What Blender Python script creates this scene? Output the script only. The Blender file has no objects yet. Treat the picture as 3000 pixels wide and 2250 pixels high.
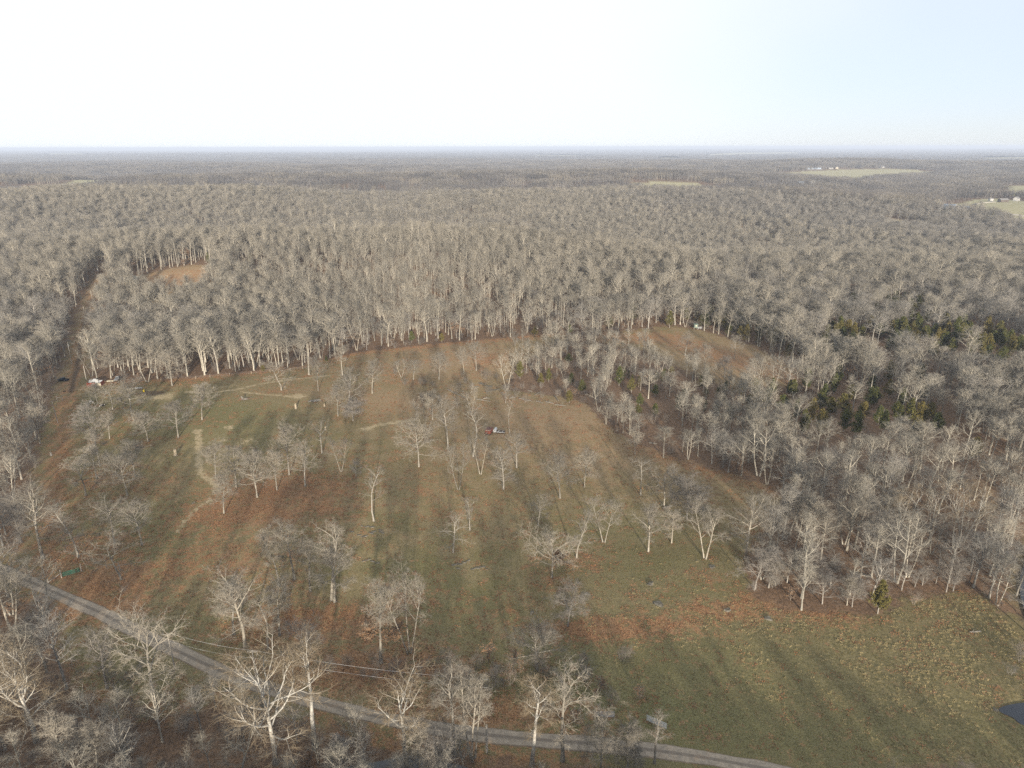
import bpy, math, random
import numpy as np

# ------------------------------------------------------------------ camera, sky, sun, exposure
scene = bpy.context.scene
COL = scene.collection
CAM_H = 110.0
PITCH = math.radians(18.45)          # camera looks this far below the horizon
FPX = 2081.0                         # focal length in photograph pixels (3000 x 2250)
SUN_EL = 11.0
SUN_AZ = 171.7                       # clockwise from +Y: behind the camera, a little to its right
EXPOSURE = 1.30

cam = bpy.data.cameras.new('camera')
cam.sensor_fit = 'HORIZONTAL'
cam.sensor_width = 36.0
cam.lens = 36.0 * FPX / 3000.0
cam.clip_start = 1.0
cam.clip_end = 120000.0
cam_o = bpy.data.objects.new('camera', cam)
cam_o.location = (0, 0, CAM_H)
cam_o.rotation_euler = (math.pi / 2 - PITCH, math.radians(0.12), 0)
COL.objects.link(cam_o)
scene.camera = cam_o

world = bpy.data.worlds.new('World')
scene.world = world
world.use_nodes = True
wn, wl = world.node_tree.nodes, world.node_tree.links
wn.clear()
w_out = wn.new('ShaderNodeOutputWorld')
w_bg = wn.new('ShaderNodeBackground')
w_sky = wn.new('ShaderNodeTexSky')
w_sky.sky_type = 'NISHITA'
w_sky.sun_disc = False
w_sky.sun_elevation = math.radians(SUN_EL)
w_sky.sun_rotation = math.radians(SUN_AZ)
w_sky.altitude = 300.0
w_sky.air_density = 1.0
w_sky.dust_density = 0.25
w_sky.ozone_density = 3.0
# a high thin veil of cloud, thick over most of the sky and thinning to pale blue in places
w_geo = wn.new('ShaderNodeTexCoord')
w_map = wn.new('ShaderNodeMapping')
w_map.inputs['Location'].default_value = (0.42, 0.3, 0.2)
w_map.inputs['Scale'].default_value = (0.95, 0.95, 1.6)
w_noise = wn.new('ShaderNodeTexNoise')
w_noise.inputs['Scale'].default_value = 1.1
w_noise.inputs['Detail'].default_value = 4.0
w_noise.inputs['Roughness'].default_value = 0.4
w_sep = wn.new('ShaderNodeSeparateXYZ')
w_lin = wn.new('ShaderNodeMath'); w_lin.operation = 'MULTIPLY_ADD'      # the bank of cloud thins eastwards (+X)
w_lin.inputs[1].default_value = -0.55
w_ramp = wn.new('ShaderNodeMapRange')
w_ramp.interpolation_type = 'SMOOTHSTEP'
w_ramp.inputs['From Min'].default_value = 0.10
w_ramp.inputs['From Max'].default_value = 0.62
w_ramp.inputs['To Min'].default_value = 0.6
w_ramp.inputs['To Max'].default_value = 1.0
w_sca = wn.new('ShaderNodeVectorMath'); w_sca.operation = 'MULTIPLY'
w_sca.inputs[1].default_value = (0.047, 0.0515, 0.079)
w_mix = wn.new('ShaderNodeMix'); w_mix.data_type = 'RGBA'
w_mix.inputs['B'].default_value = (0.405, 0.425, 0.437, 1)
wl.new(w_geo.outputs['Generated'], w_map.inputs['Vector'])
wl.new(w_geo.outputs['Generated'], w_sep.inputs[0])
wl.new(w_map.outputs['Vector'], w_noise.inputs['Vector'])
wl.new(w_sep.outputs['X'], w_lin.inputs[0]); wl.new(w_noise.outputs['Fac'], w_lin.inputs[2])
wl.new(w_lin.outputs['Value'], w_ramp.inputs['Value'])
wl.new(w_sky.outputs['Color'], w_sca.inputs[0])
wl.new(w_sca.outputs['Vector'], w_mix.inputs['A'])
wl.new(w_ramp.outputs['Result'], w_mix.inputs['Factor'])
wl.new(w_mix.outputs['Result'], w_bg.inputs['Color'])
w_bg.inputs['Strength'].default_value = 1.0
wl.new(w_bg.outputs['Background'], w_out.inputs['Surface'])

sun = bpy.data.lights.new('sun', 'SUN')
sun.energy = 4.1
sun.angle = math.radians(1.2)
sun.color = (1.0, 0.89, 0.74)
sun_o = bpy.data.objects.new('sun', sun)
_az, _el = math.radians(SUN_AZ), math.radians(SUN_EL)
SUN_DIR = np.array([math.sin(_az) * math.cos(_el), math.cos(_az) * math.cos(_el), math.sin(_el)])   # towards the sun
from mathutils import Vector, Matrix
sun_o.rotation_euler = Vector(SUN_DIR).to_track_quat('Z', 'Y').to_euler()
sun_o.location = (40, -200, 120)
COL.objects.link(sun_o)

scene.view_settings.view_transform = 'Standard'
scene.view_settings.look = 'None'
scene.view_settings.gamma = 1.0
scene.view_settings.exposure = EXPOSURE
scene.view_settings.use_curve_mapping = False
scene.render.engine = 'CYCLES'
scene.cycles.max_bounces = 4
scene.cycles.diffuse_bounces = 2
scene.cycles.volume_bounces = 0
scene.cycles.use_denoising = False
scene.cycles.sample_clamp_direct = 4.0
scene.cycles.sample_clamp_indirect = 2.0

# ------------------------------------------------------------------ terrain and pixel look-up
def sstep(a, b, v):
    t = np.clip((v - a) / (b - a), 0, 1)
    return t * t * (3 - 2 * t)

def gau(x, y, cx, cy, sx, sy):
    return np.exp(-((x - cx) / sx) ** 2 - ((y - cy) / sy) ** 2)

def ray(px, py):
    dx, dy = (px - 1500.0) / FPX, (1125.0 - py) / FPX
    r = math.radians(0.12)
    dx, dy = dx * math.cos(r) + dy * math.sin(r), -dx * math.sin(r) + dy * math.cos(r)
    s, c = math.sin(PITCH), math.cos(PITCH)
    return np.array([dx, c + dy * s, -s + dy * c])

def flat(px, py, z=0.0):
    d = ray(px, py)
    t = (z - CAM_H) / d[2]
    return d[0] * t, d[1] * t

def project(x, y, z):
    s, c = math.sin(PITCH), math.cos(PITCH)
    zz = z - CAM_H
    dep = y * c - zz * s
    up = y * s + zz * c
    dx, dy = x / dep, up / dep
    r = math.radians(-0.12)
    dx, dy = dx * math.cos(r) + dy * math.sin(r), -dx * math.sin(r) + dy * math.cos(r)
    return 1500 + FPX * dx, 1125 - FPX * dy

CREEK = [flat(*p) for p in [(3170, 1480), (3080, 1560), (3036, 1640), (3022, 1710), (3042, 1790), (3130, 1900), (3210, 2030)]]
POND = flat(3058, 2085)
LOWCREEK = [flat(*p) for p in [(700, 2330), (900, 2290), (1080, 2262), (1200, 2240), (1330, 2268), (1500, 2330)]]

def seg_dist(x, y, line):
    best = np.full(np.shape(x), 1e9)
    for (ax, ay), (bx, by) in zip(line[:-1], line[1:]):
        vx, vy = bx - ax, by - ay
        t = np.clip(((x - ax) * vx + (y - ay) * vy) / (vx * vx + vy * vy), 0, 1)
        best = np.minimum(best, np.hypot(x - ax - t * vx, y - ay - t * vy))
    return best

def terrain(x, y):
    x = np.asarray(x, float); y = np.asarray(y, float)
    r = np.hypot(x, y)
    S = sstep(430, 900, r)
    far = 1 - sstep(5000, 9000, r)
    h = S * far * (5.5 * np.sin(x / 310 + 1.3) * np.cos(y / 370 + .4) + 5 * np.sin((x * .8 + y) / 430 + .7)
             + 3.5 * np.sin((x * 1.1 - y * .7) / 190) + 2 * np.sin(x / 83 + .3) * np.sin(y / 95))
    h = h + 27 * gau(x, y, -120, 610, 280, 120) - 27 * gau(x, y, -60, 850, 420, 115) + 22 * gau(x, y, -250, 1240, 520, 170)              # the sunlit oak hill beyond the pasture
    h = h + 24 * gau(x, y, -620, 1080, 330, 230)
    h = h + 30 * gau(x, y, 420, 1350, 400, 210)
    h = h + 34 * gau(x, y, -900, 2050, 900, 300) + 24 * gau(x, y, 250, 2250, 600, 280)
    h = h - 14 * gau(x, y, -350, 1480, 500, 140) - 10 * gau(x, y, 650, 850, 260, 240)
    h = h + 22 * gau(x, y, 1700, 3700, 1300, 700) + 20 * gau(x, y, -2200, 3900, 1300, 600)
    h = h + far * sstep(3000, 4500, r) * 10 * np.sin(x / 900) * np.cos(y / 700)
    h = h + sstep(7000, 12000, r) * 9 * (np.sin(x / 2300 + 1) * np.cos(y / 3100) + np.sin((x + y) / 4100))
    # pasture: gentle swells
    P = sstep(110, 180, r) * (1 - sstep(430, 900, r))
    h = h + P * (1.1 * np.sin(x / 37 + .5) * np.sin(y / 46) + .7 * np.sin((x - y) / 23))
    h = h + 3.5 * gau(x, y, -140, 330, 90, 70) - 1.5 * gau(x, y, 20, 330, 60, 50)
    h = h - 2.2 * np.exp(-(seg_dist(x, y, CREEK) / 5.5) ** 2)
    h = h - 1.0 * gau(x, y, POND[0], POND[1], 9.5, 4.5)
    h = h - 1.8 * np.exp(-(seg_dist(x, y, LOWCREEK) / 4.5) ** 2)
    return h

def at(px, py):
    """ground point that the photograph shows at a pixel"""
    d = ray(px, py)
    t = 60.0
    while t < 30000:
        p = d * t
        gap = CAM_H + p[2] - float(terrain(p[0], p[1]))
        if gap < 0.02:
            break
        t += max(gap / abs(d[2]) * 0.35, 0.05) if gap < 40 else gap * 0.8
    return np.array([p[0], p[1], float(terrain(p[0], p[1]))])

def in_poly(px, py, poly):
    px = np.asarray(px); py = np.asarray(py)
    inside = np.zeros(px.shape, bool)
    n = len(poly)
    j = n - 1
    for i in range(n):
        xi, yi = poly[i]; xj, yj = poly[j]
        c = ((yi > py) != (yj > py)) & (px < (xj - xi) * (py - yi) / ((yj - yi) if yj != yi else 1e-9) + xi)
        inside ^= c
        j = i
    return inside

def world_poly(pts):
    return [tuple(at(*p)[:2]) for p in pts]

# open (unwooded) ground, outlined where trunks meet it
PASTURE = world_poly([(60, 1745), (130, 1560), (165, 1400), (185, 1260), (225, 1140), (330, 1112), (420, 1118), (560, 1106),
    (700, 1092), (800, 1080), (900, 1072), (960, 1050), (1060, 1030), (1250, 1010), (1480, 990), (1680, 972), (1560, 1045),
    (1490, 1090), (1480, 1145), (1600, 1155), (1700, 1175), (1745, 1215), (1800, 1266), (1880, 1308), (2000, 1348),
    (2130, 1388), (2270, 1432), (2290, 1470), (2240, 1540), (2170, 1660), (2200, 1750), (2330, 1795), (2430, 1792),
    (2600, 1808), (2640, 1740), (2720, 1748), (2850, 1722), (2925, 1790), (3000, 1860), (3200, 1950), (3300, 2249),
    (1900, 2249), (1850, 2190), (1500, 2150), (1000, 2085), (700, 2010), (560, 2100), (420, 2125), (250, 2085), (190, 1950), (150, 1800)])
STRIP = world_poly([(1720, 988), (1960, 952), (2040, 965), (2200, 1010), (2345, 1095), (2370, 1112), (2300, 1140), (2200, 1126), (2130, 1136),
    (2060, 1112), (2010, 1090), (1960, 1060), (1900, 1030), (1800, 1012)])
GLADE = world_poly([(385, 815), (500, 785), (590, 772), (630, 790), (620, 850), (580, 890), (480, 902), (405, 890)])
FIELD_W = world_poly([(-200, 552), (180, 543), (345, 527), (350, 532), (200, 552), (-200, 563)])
FIELD_E = world_poly([(2210, 512), (2420, 499), (2600, 494), (2800, 506), (2700, 513), (2570, 517), (2490, 531), (2330, 518)])
FIELD_R = world_poly([(2740, 612), (2860, 584), (2930, 582), (3100, 604), (3150, 668), (2990, 655), (2860, 628), (2760, 627)])
FIELD_M = world_poly([(1850, 533), (2045, 535), (2070, 556), (1870, 553)])
FIELD_N = world_poly([(2560, 645), (2640, 645), (2720, 672), (2610, 668)])
FIELD_K = world_poly([(2940, 545), (3150, 540), (3150, 575), (2960, 575)])
RED_GLADE = world_poly([(1335, 628), (1395, 622), (1410, 640), (1340, 645)])
OPEN = [PASTURE, STRIP, GLADE, FIELD_W, FIELD_E, FIELD_R, FIELD_M, FIELD_N, FIELD_K, RED_GLADE]
LANE = [tuple(at(*p)[:2]) for p in [(120, 1690), (135, 1600), (150, 1480), (165, 1330), (182, 1220), (205, 1150), (222, 1085), (232, 1020), (236, 985), (248, 930), (272, 870), (292, 825), (305, 800)]]
ROAD = [flat(*p) for p in [(-260, 1555), (-60, 1635), (130, 1728), (330, 1822), (500, 1900), (700, 1985), (900, 2050), (1100, 2102), (1300, 2140), (1500, 2163), (1750, 2180), (1950, 2203), (2150, 2235), (2350, 2275), (2600, 2345)]]

def is_open(x, y):
    o = np.zeros(np.shape(x), bool)
    for p in OPEN:
        o |= in_poly(x, y, p)
    o |= seg_dist(x, y, LANE) < 6.5
    o |= seg_dist(x, y, ROAD) < 6.0
    o |= seg_dist(x, y, CREEK) < 4.5
    return o

# ------------------------------------------------------------------ materials
def mat(name):
    m = bpy.data.materials.new(name)
    m.use_nodes = True
    nt = m.node_tree
    nt.nodes.clear()
    out = nt.nodes.new('ShaderNodeOutputMaterial')
    b = nt.nodes.new('ShaderNodeBsdfPrincipled')
    b.inputs['Roughness'].default_value = 0.9
    b.inputs['Specular IOR Level'].default_value = 0.15
    nt.links.new(b.outputs['BSDF'], out.inputs['Surface'])
    return m, nt, b

class N:
    """short node helpers"""
    def __init__(s, nt): s.nt = nt
    def new(s, t, **kw):
        n = s.nt.nodes.new(t)
        for k, v in kw.items(): setattr(n, k, v)
        return n
    def link(s, a, b): s.nt.links.new(a, b)
    def noise(s, vec, scale, detail=3, rough=.55):
        n = s.new('ShaderNodeTexNoise')
        n.inputs['Scale'].default_value = scale; n.inputs['Detail'].default_value = detail; n.inputs['Roughness'].default_value = rough
        if vec is not None: s.link(vec, n.inputs['Vector'])
        return n.outputs['Fac']
    def ramp(s, v, a, b, lo=0., hi=1.):
        n = s.new('ShaderNodeMapRange'); n.interpolation_type = 'SMOOTHSTEP'
        for k, x in (('From Min', a), ('From Max', b), ('To Min', lo), ('To Max', hi)): n.inputs[k].default_value = x
        s.link(v, n.inputs['Value'])
        return n.outputs['Result']
    def mix(s, f, a, b, blend='MIX'):
        n = s.new('ShaderNodeMix'); n.data_type = 'RGBA'; n.blend_type = blend
        for k, x in (('Factor', f), ('A', a), ('B', b)):
            if isinstance(x, (int, float)): n.inputs[k].default_value = x
            elif isinstance(x, tuple): n.inputs[k].default_value = x + (1,) if len(x) == 3 else x
            else: s.link(x, n.inputs[k])
        return n.outputs['Result']
    def math(s, op, a, b=0.):
        n = s.new('ShaderNodeMath'); n.operation = op
        for i, x in enumerate((a, b)):
            if isinstance(x, (int, float)): n.inputs[i].default_value = x
            else: s.link(x, n.inputs[i])
        return n.outputs['Value']
    def attr(s, name):
        n = s.new('ShaderNodeAttribute'); n.attribute_name = name
        return n.outputs['Fac']
    def pos(s):
        return s.new('ShaderNodeNewGeometry').outputs['Position']
    def obj(s):
        return s.new('ShaderNodeTexCoord').outputs['Object']
    def rnd(s):
        return s.new('ShaderNodeObjectInfo').outputs['Random']

def flat_mat(name, col, rough=.7, metal=0., var=.18, scale=3.0):
    m, nt, b = mat(name)
    n = N(nt)
    f = n.noise(n.obj(), scale, 4, .6)
    dk = tuple(c * (1 - var) for c in col); lt = tuple(min(1, c * (1 + var)) for c in col)
    n.link(n.mix(n.ramp(f, .3, .7), dk, lt), b.inputs['Base Color'])
    b.inputs['Roughness'].default_value = rough
    b.inputs['Metallic'].default_value = metal
    return m

def bark_mat(name, limb, twig, base=None, var=.28):
    """limb colour on thick wood, twig colour on thin wood; 'thick' is stored on the mesh"""
    m, nt, b = mat(name)
    n = N(nt)
    th = n.attr('thick')
    c = n.mix(n.ramp(th, .12, .6), twig, limb)
    if base:
        c = n.mix(n.ramp(th, .9, 1.0), c, base)
    blot = n.noise(n.obj(), 1.3, 4, .65)
    c = n.mix(n.ramp(blot, .35, .7), c, n.mix(.55, c, (.07, .058, .046)))
    r = n.rnd()
    c = n.mix(1.0, c, n.mix(r, (1 - var,) * 3, (1 + var * .8, 1 + var * .72, 1 + var * .62)), 'MULTIPLY')
    n.link(c, b.inputs['Base Color'])
    return m

BARK = bark_mat('bark_oak', (.245, .225, .185), (.205, .186, .153))
BARK_PALE = bark_mat('bark_pale_oak', (.26, .241, .202), (.25, .228, .188))
BARK_GREY = bark_mat('bark_grey', (.225, .21, .188), (.20, .185, .165))
BARK_SYC = bark_mat('bark_sycamore', (.40, .385, .345), (.22, .175, .115), base=(.13, .11, .09), var=.1)
BARK_DEAD = bark_mat('bark_dead', (.25, .233, .20), (.225, .205, .17), var=.15)
BARK_SHRUB = bark_mat('bark_shrub', (.23, .205, .175), (.215, .188, .16))

def leaf_mat(name, a, b_, c_):
    m, nt, b = mat(name)
    n = N(nt)
    f = n.noise(n.obj(), 2.2, 3, .6)
    c = n.mix(n.ramp(f, .35, .65), a, b_)
    c = n.mix(n.ramp(n.rnd(), .3, 1.), c, c_)
    n.link(c, b.inputs['Base Color'])
    return m
CEDAR = leaf_mat('cedar_foliage', (.045, .056, .018), (.080, .080, .024), (.105, .085, .026))
GRASS_PASTURE = leaf_mat('pasture_grass', (.135, .125, .055), (.20, .165, .085), (.16, .125, .065))
LITTER = leaf_mat('leaf_litter', (.15, .072, .04), (.25, .125, .062), (.21, .125, .07))
DEADLEAF = leaf_mat('oak_dead_leaves', (.15, .088, .05), (.20, .122, .072), (.17, .105, .06))
GRASS_DRY = leaf_mat('dry_grass', (.34, .275, .15), (.30, .245, .125), (.26, .22, .11))

# ------------------------------------------------------------------ mesh helpers
def mesh_from(name, V, quads=None, tris=None, mats=(), qm=None, tm=None, smooth=True, attrs=None):
    me = bpy.data.meshes.new(name)
    V = np.ascontiguousarray(V, np.float32)
    nq = 0 if quads is None else len(quads)
    ntr = 0 if tris is None else len(tris)
    me.vertices.add(len(V)); me.vertices.foreach_set('co', V.ravel())
    loops = []
    if nq: loops.append(np.asarray(quads, np.int32).ravel())
    if ntr: loops.append(np.asarray(tris, np.int32).ravel())
    L = np.concatenate(loops)
    me.loops.add(len(L)); me.loops.foreach_set('vertex_index', L)
    me.polygons.add(nq + ntr)
    start = np.concatenate([np.arange(nq) * 4, nq * 4 + np.arange(ntr) * 3]).astype(np.int32)
    me.polygons.foreach_set('loop_start', start)
    mi = np.zeros(nq + ntr, np.int32)
    if qm is not None and nq: mi[:nq] = qm
    if tm is not None and ntr: mi[nq:] = tm
    for m in mats: me.materials.append(m)
    me.polygons.foreach_set('material_index', mi)
    me.polygons.foreach_set('use_smooth', np.full(nq + ntr, smooth))
    if attrs:
        for k, v in attrs.items():
            a = me.attributes.new(k, 'FLOAT', 'POINT')
            a.data.foreach_set('value', np.ascontiguousarray(v, np.float32))
    me.update(calc_edges=True)
    return me

class Acc:
    """collects tubes and leaves into one mesh"""
    def __init__(s):
        s.V, s.Q, s.T, s.A, s.qm, s.tm, s.n = [], [], [], [], [], [], 0
    def add(s, V, Q=None, T=None, a=None, m=0):
        V = np.asarray(V, float).reshape(-1, 3)
        s.V.append(V)
        if Q is not None and len(Q): s.Q.append(np.asarray(Q) + s.n); s.qm.append(np.full(len(Q), m))
        if T is not None and len(T): s.T.append(np.asarray(T) + s.n); s.tm.append(np.full(len(T), m))
        s.A.append(np.zeros(len(V)) if a is None else np.broadcast_to(np.asarray(a, float).ravel(), (len(V),)))
        s.n += len(V)
    def build(s, name, mats, smooth=True):
        cat = lambda l: np.concatenate(l) if l else None
        return mesh_from(name, np.concatenate(s.V), cat(s.Q), cat(s.T), mats, cat(s.qm), cat(s.tm), smooth, {'thick': cat(s.A)})
    def tris(s):
        return sum(len(q) for q in s.Q) * 2 + sum(len(t) for t in s.T)

def unit(v):
    return v / np.maximum(np.linalg.norm(v, axis=-1, keepdims=True), 1e-9)

def tubes(acc, P, R, sides, thick, m=0, cone=True):
    """P (n, k, 3) polylines, R (n, k) radii; the last point closes to a tip when cone"""
    n, k, _ = P.shape
    if n == 0: return
    T = np.empty_like(P)
    T[:, 1:-1] = P[:, 2:] - P[:, :-2]; T[:, 0] = P[:, 1] - P[:, 0]; T[:, -1] = P[:, -1] - P[:, -2]
    T = unit(T)
    ref = np.where(np.abs(T[:, :1, 2:3]) > .8, np.array([1., 0, 0]), np.array([0, 0, 1.]))
    U = unit(np.cross(T, np.broadcast_to(ref, T.shape))); W = np.cross(T, U)
    ang = np.arange(sides) * 2 * math.pi / sides
    kr = k - 1 if cone else k
    ring = P[:, :kr, None, :] + R[:, :kr, None, None] * (np.cos(ang)[None, None, :, None] * U[:, :kr, None, :] + np.sin(ang)[None, None, :, None] * W[:, :kr, None, :])
    th = np.broadcast_to(thick if np.ndim(thick) == 2 else np.full((n, k), thick), (n, k))
    V = ring.reshape(n, kr * sides, 3)
    A = np.repeat(th[:, :kr], sides, axis=1)
    per = kr * sides
    if cone:
        V = np.concatenate([V, P[:, -1:, :]], 1); A = np.concatenate([A, th[:, -1:]], 1); per += 1
    i = np.arange(sides); j = (i + 1) % sides
    Q = np.concatenate([np.stack([a * sides + i, a * sides + j, (a + 1) * sides + j, (a + 1) * sides + i], 1) for a in range(kr - 1)]) if kr > 1 else np.zeros((0, 4), int)
    off = (np.arange(n) * per)[:, None, None]
    Qa = (Q[None] + off).reshape(-1, 4)
    Ta = None
    if cone:
        Tt = np.stack([(kr - 1) * sides + i, (kr - 1) * sides + j, np.full(sides, per - 1)], 1)
        Ta = (Tt[None] + off).reshape(-1, 3)
    acc.add(V.reshape(-1, 3), Qa, Ta, A.ravel(), m)

def grow_from(rng, P, R, n_child, tlo, thi, ang, length, nseg, wig, up, rad, twist=True):
    """children along every polyline of P.  ang=(lo,hi) degrees off the parent, length: function(t, parent length, count)"""
    n, k, _ = P.shape
    c = n_child
    t = (np.arange(c)[None] + rng.uniform(.1, .9, (n, c))) / c
    t = tlo + (thi - tlo) * t
    f = t * (k - 1); i0 = np.clip(f.astype(int), 0, k - 2); fr = (f - i0)[..., None]
    idx = np.arange(n)[:, None]
    A, B = P[idx, i0], P[idx, i0 + 1]
    start = A + (B - A) * fr
    tang = unit(B - A)
    plen = np.linalg.norm(np.diff(P, axis=1), axis=2).sum(1)[:, None]
    pr = R[idx, i0] * (1 - fr[..., 0]) + R[idx, i0 + 1] * fr[..., 0]
    az = rng.uniform(0, 6.283, (n, 1)) + np.arange(c)[None] * 2.4 + rng.normal(0, .5, (n, c))
    ref = np.where(np.abs(tang[..., 2:3]) > .9, np.array([1., 0, 0]), np.array([0, 0, 1.]))
    u = unit(np.cross(tang, np.broadcast_to(ref, tang.shape))); w = np.cross(tang, u)
    side = np.cos(az)[..., None] * u + np.sin(az)[..., None] * w
    th = np.radians(rng.uniform(ang[0], ang[1], (n, c)))[..., None]
    d = unit(np.cos(th) * tang + np.sin(th) * side)
    L = length(t, np.broadcast_to(plen, t.shape), rng)
    return curve(rng, start.reshape(-1, 3), d.reshape(-1, 3), L.ravel(), nseg, wig, up, np.minimum(pr.ravel() * .8, rad(L.ravel())))

def curve(rng, s, d, L, nseg, wig, up, r0, tip=.3):
    n = len(s)
    P = np.empty((n, nseg + 1, 3)); P[:, 0] = s
    for a in range(nseg):
        P[:, a + 1] = P[:, a] + d * (L / nseg)[:, None]
        d = unit(d + rng.normal(0, wig, (n, 3)) + np.array([0, 0, up]))
    R = r0[:, None] * np.linspace(1, tip, nseg + 1)[None]
    return P, R

def tree_mesh(seed, H=16., W=12., bare=.3, lead=.72, n1=13, n2=7, n3=6, n4=5, ang=(75, 15), wig=.10, up=.05, droop=0., r0=None, stems=1,
              fork=.12, lean=0., tw=1., lod=0, bend=.03, split=False, twl=1.0, leaves=None):
    """returns (wood mesh data, crown mesh data) accumulators.  lod 0 near, 1 middle distance"""
    rng = np.random.default_rng(seed)
    r0 = r0 or .0118 * H
    wood, crown = Acc(), Acc()
    sides = (9, 6, 4, 3, 3) if lod == 0 else (5, 4, 3, 3, 3)
    # trunk(s)
    ns = 9
    S = np.zeros((stems, 3)); D = np.zeros((stems, 3)); D[:, 2] = 1
    a0 = rng.uniform(0, 6.283)
    for i in range(stems):
        a = a0 + i * 6.283 / stems
        if stems > 1:
            S[i, :2] = .5 * r0 * stems * np.array([math.cos(a), math.sin(a)])
            D[i, :2] = fork * rng.uniform(.6, 1.4) * np.array([math.cos(a), math.sin(a)])
    la = rng.uniform(0, 6.283)
    D[:, 0] += lean * math.cos(la); D[:, 1] += lean * math.sin(la)
    LT = H * lead * rng.uniform(.86, 1., stems); LT[0] = H * lead
    P0, R0 = curve(rng, S - np.array([0, 0, .35]), unit(D), LT, ns, bend, .02, np.full(stems, r0 / stems ** .35), tip=.36)
    R0[:, 0] *= 1.45; R0[:, 1] *= 1.03
    tubes(wood, P0, R0, sides[0], np.concatenate([np.full((stems, 2), .96), np.linspace(.95, .72, ns - 1)[None].repeat(stems, 0)], 1))
    LS = 8 if lod == 0 else 5
    # limbs reach an ovoid crown outline
    t = (np.arange(n1)[None] + rng.uniform(.15, .85, (stems, n1))) / n1
    t = t ** .85
    tl = bare / lead
    tt = tl + (1 - tl) * t
    f = tt * ns; i0 = np.clip(f.astype(int), 0, ns - 1); fr = (f - i0)[..., None]
    idx = np.arange(stems)[:, None]
    st = P0[idx, i0] * (1 - fr) + P0[idx, i0 + 1] * fr
    pr = R0[idx, i0]
    az = rng.uniform(0, 6.283, (stems, 1)) + np.arange(n1)[None] * 2.4 + rng.normal(0, .35, (stems, n1))
    th = np.radians(ang[0] + (ang[1] - ang[0]) * t + rng.normal(0, 8, t.shape))
    th = np.maximum(th, .12)
    d = np.stack([np.sin(th) * np.cos(az), np.sin(th) * np.sin(az), np.cos(th)], -1)
    axis = np.array([P0[:, -1, 0].mean(), P0[:, -1, 1].mean()]) * .5
    rr = W / 2 * np.sqrt(np.clip(1 - (t * .75) ** 2, .12, 1))
    L1 = np.minimum(rr / np.maximum(np.sin(th), .25), np.maximum(H - st[..., 2], .12 * H) / np.maximum(np.cos(th), .3)) * rng.uniform(.62, 1.06, t.shape) * .80
    P1, R1 = curve(rng, st.reshape(-1, 3), d.reshape(-1, 3), L1.ravel(), LS, wig, up, np.minimum(pr.ravel() * .72, .0128 * L1.ravel() ** 1.12 + .012), tip=.28)
    tubes(wood, P1, R1 * (1 if lod == 0 else 1.08), sides[1], np.linspace(.72, .42, LS + 1)[None].repeat(len(P1), 0))
    tgt = crown
    up2 = up - droop
    P2, R2 = grow_from(rng, P1, R1, n2, .22, 1., (25, 62), lambda t, p, g: p * (.62 - .3 * t) * g.uniform(.6, 1.15, t.shape), 4, wig * 1.1, up2, lambda L: .0138 * L ** .9 + .010)
    tubes(tgt, P2, R2 * (1 if lod == 0 else 1.25), sides[2], np.linspace(.46, .26, 5)[None].repeat(len(P2), 0))
    w3 = .0085 * tw
    P3, R3 = grow_from(rng, P2, R2, n3, .15, 1., (22, 60), lambda t, p, g: (p * .42 + .25) * (1.05 - .45 * t) * g.uniform(.6, 1.2, t.shape) * twl, 2, wig * 1.2, up2 - droop, lambda L: np.full_like(L, 9.) * 0 + w3 * 1.6 * (.6 + .4 * L))
    R3 = np.maximum(R3, w3 * (.9 if lod == 0 else 1.35))
    tubes(tgt, P3, R3, 3, .2)
    if n4:
        P4, R4 = grow_from(rng, P3, R3, n4, .2, 1., (20, 58), lambda t, p, g: (p * .35 + .38) * g.uniform(.6, 1.3, t.shape) * twl, 1, .12, up2 - droop * 1.5, lambda L: np.full_like(L, w3))
        R4 = np.full_like(R4, w3 * (.75 if lod == 0 else 1.15))
        tubes(tgt, P4, R4, 3, .05)
    else:
        P4 = P3
    if leaves:
        lz, cnt, size = leaves
        pts = np.concatenate([P3.reshape(-1, 3), P4.reshape(-1, 3)])
        pts = pts[pts[:, 2] < lz * H]
        if len(pts):
            pts = pts[rng.integers(0, len(pts), cnt)] + rng.normal(0, .12, (cnt, 3))
            leafquads(crown, rng, pts, size, 1)
    # fit the finished tree to the wanted height and spread
    cv = np.concatenate(crown.V)
    ex = (np.percentile(np.abs(cv[:, 0] - np.median(cv[:, 0])), 97.5) + np.percentile(np.abs(cv[:, 1] - np.median(cv[:, 1])), 97.5))
    ez = np.percentile(cv[:, 2], 99.3)
    f = np.array([1.17 * W / ex, 1.17 * W / ex, 1.03 * H / ez])
    f[:2] = np.clip(f[:2], .6, 1.7)
    for ac in (wood, crown):
        ac.V = [v * f for v in ac.V]
    return wood, crown

def leafquads(acc, rng, pts, size, m, aspect=.6):
    n = len(pts)
    u = unit(rng.normal(0, 1, (n, 3))); v = unit(np.cross(u, rng.normal(0, 1, (n, 3))))
    s = size * rng.uniform(.6, 1.4, (n, 1))
    V = np.stack([pts - u * s, pts + v * s * aspect, pts + u * s, pts - v * s * aspect], 1).reshape(-1, 3)
    acc.add(V, np.arange(n * 4).reshape(n, 4), None, 0., m)

def join_acc(*accs):
    o = Acc()
    for a in accs:
        base = o.n
        o.V += a.V; o.A += a.A
        o.Q += [q + base for q in a.Q]; o.T += [t + base for t in a.T]
        o.qm += a.qm; o.tm += a.tm
        o.n += a.n
    return o

# ------------------------------------------------------------------ scene object helpers
def tag(o, label=None, cat=None, group=None, kind=None):
    if label: o['label'] = label
    if cat: o['category'] = cat
    if group: o['group'] = group
    if kind: o['kind'] = kind
    return o

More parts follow.
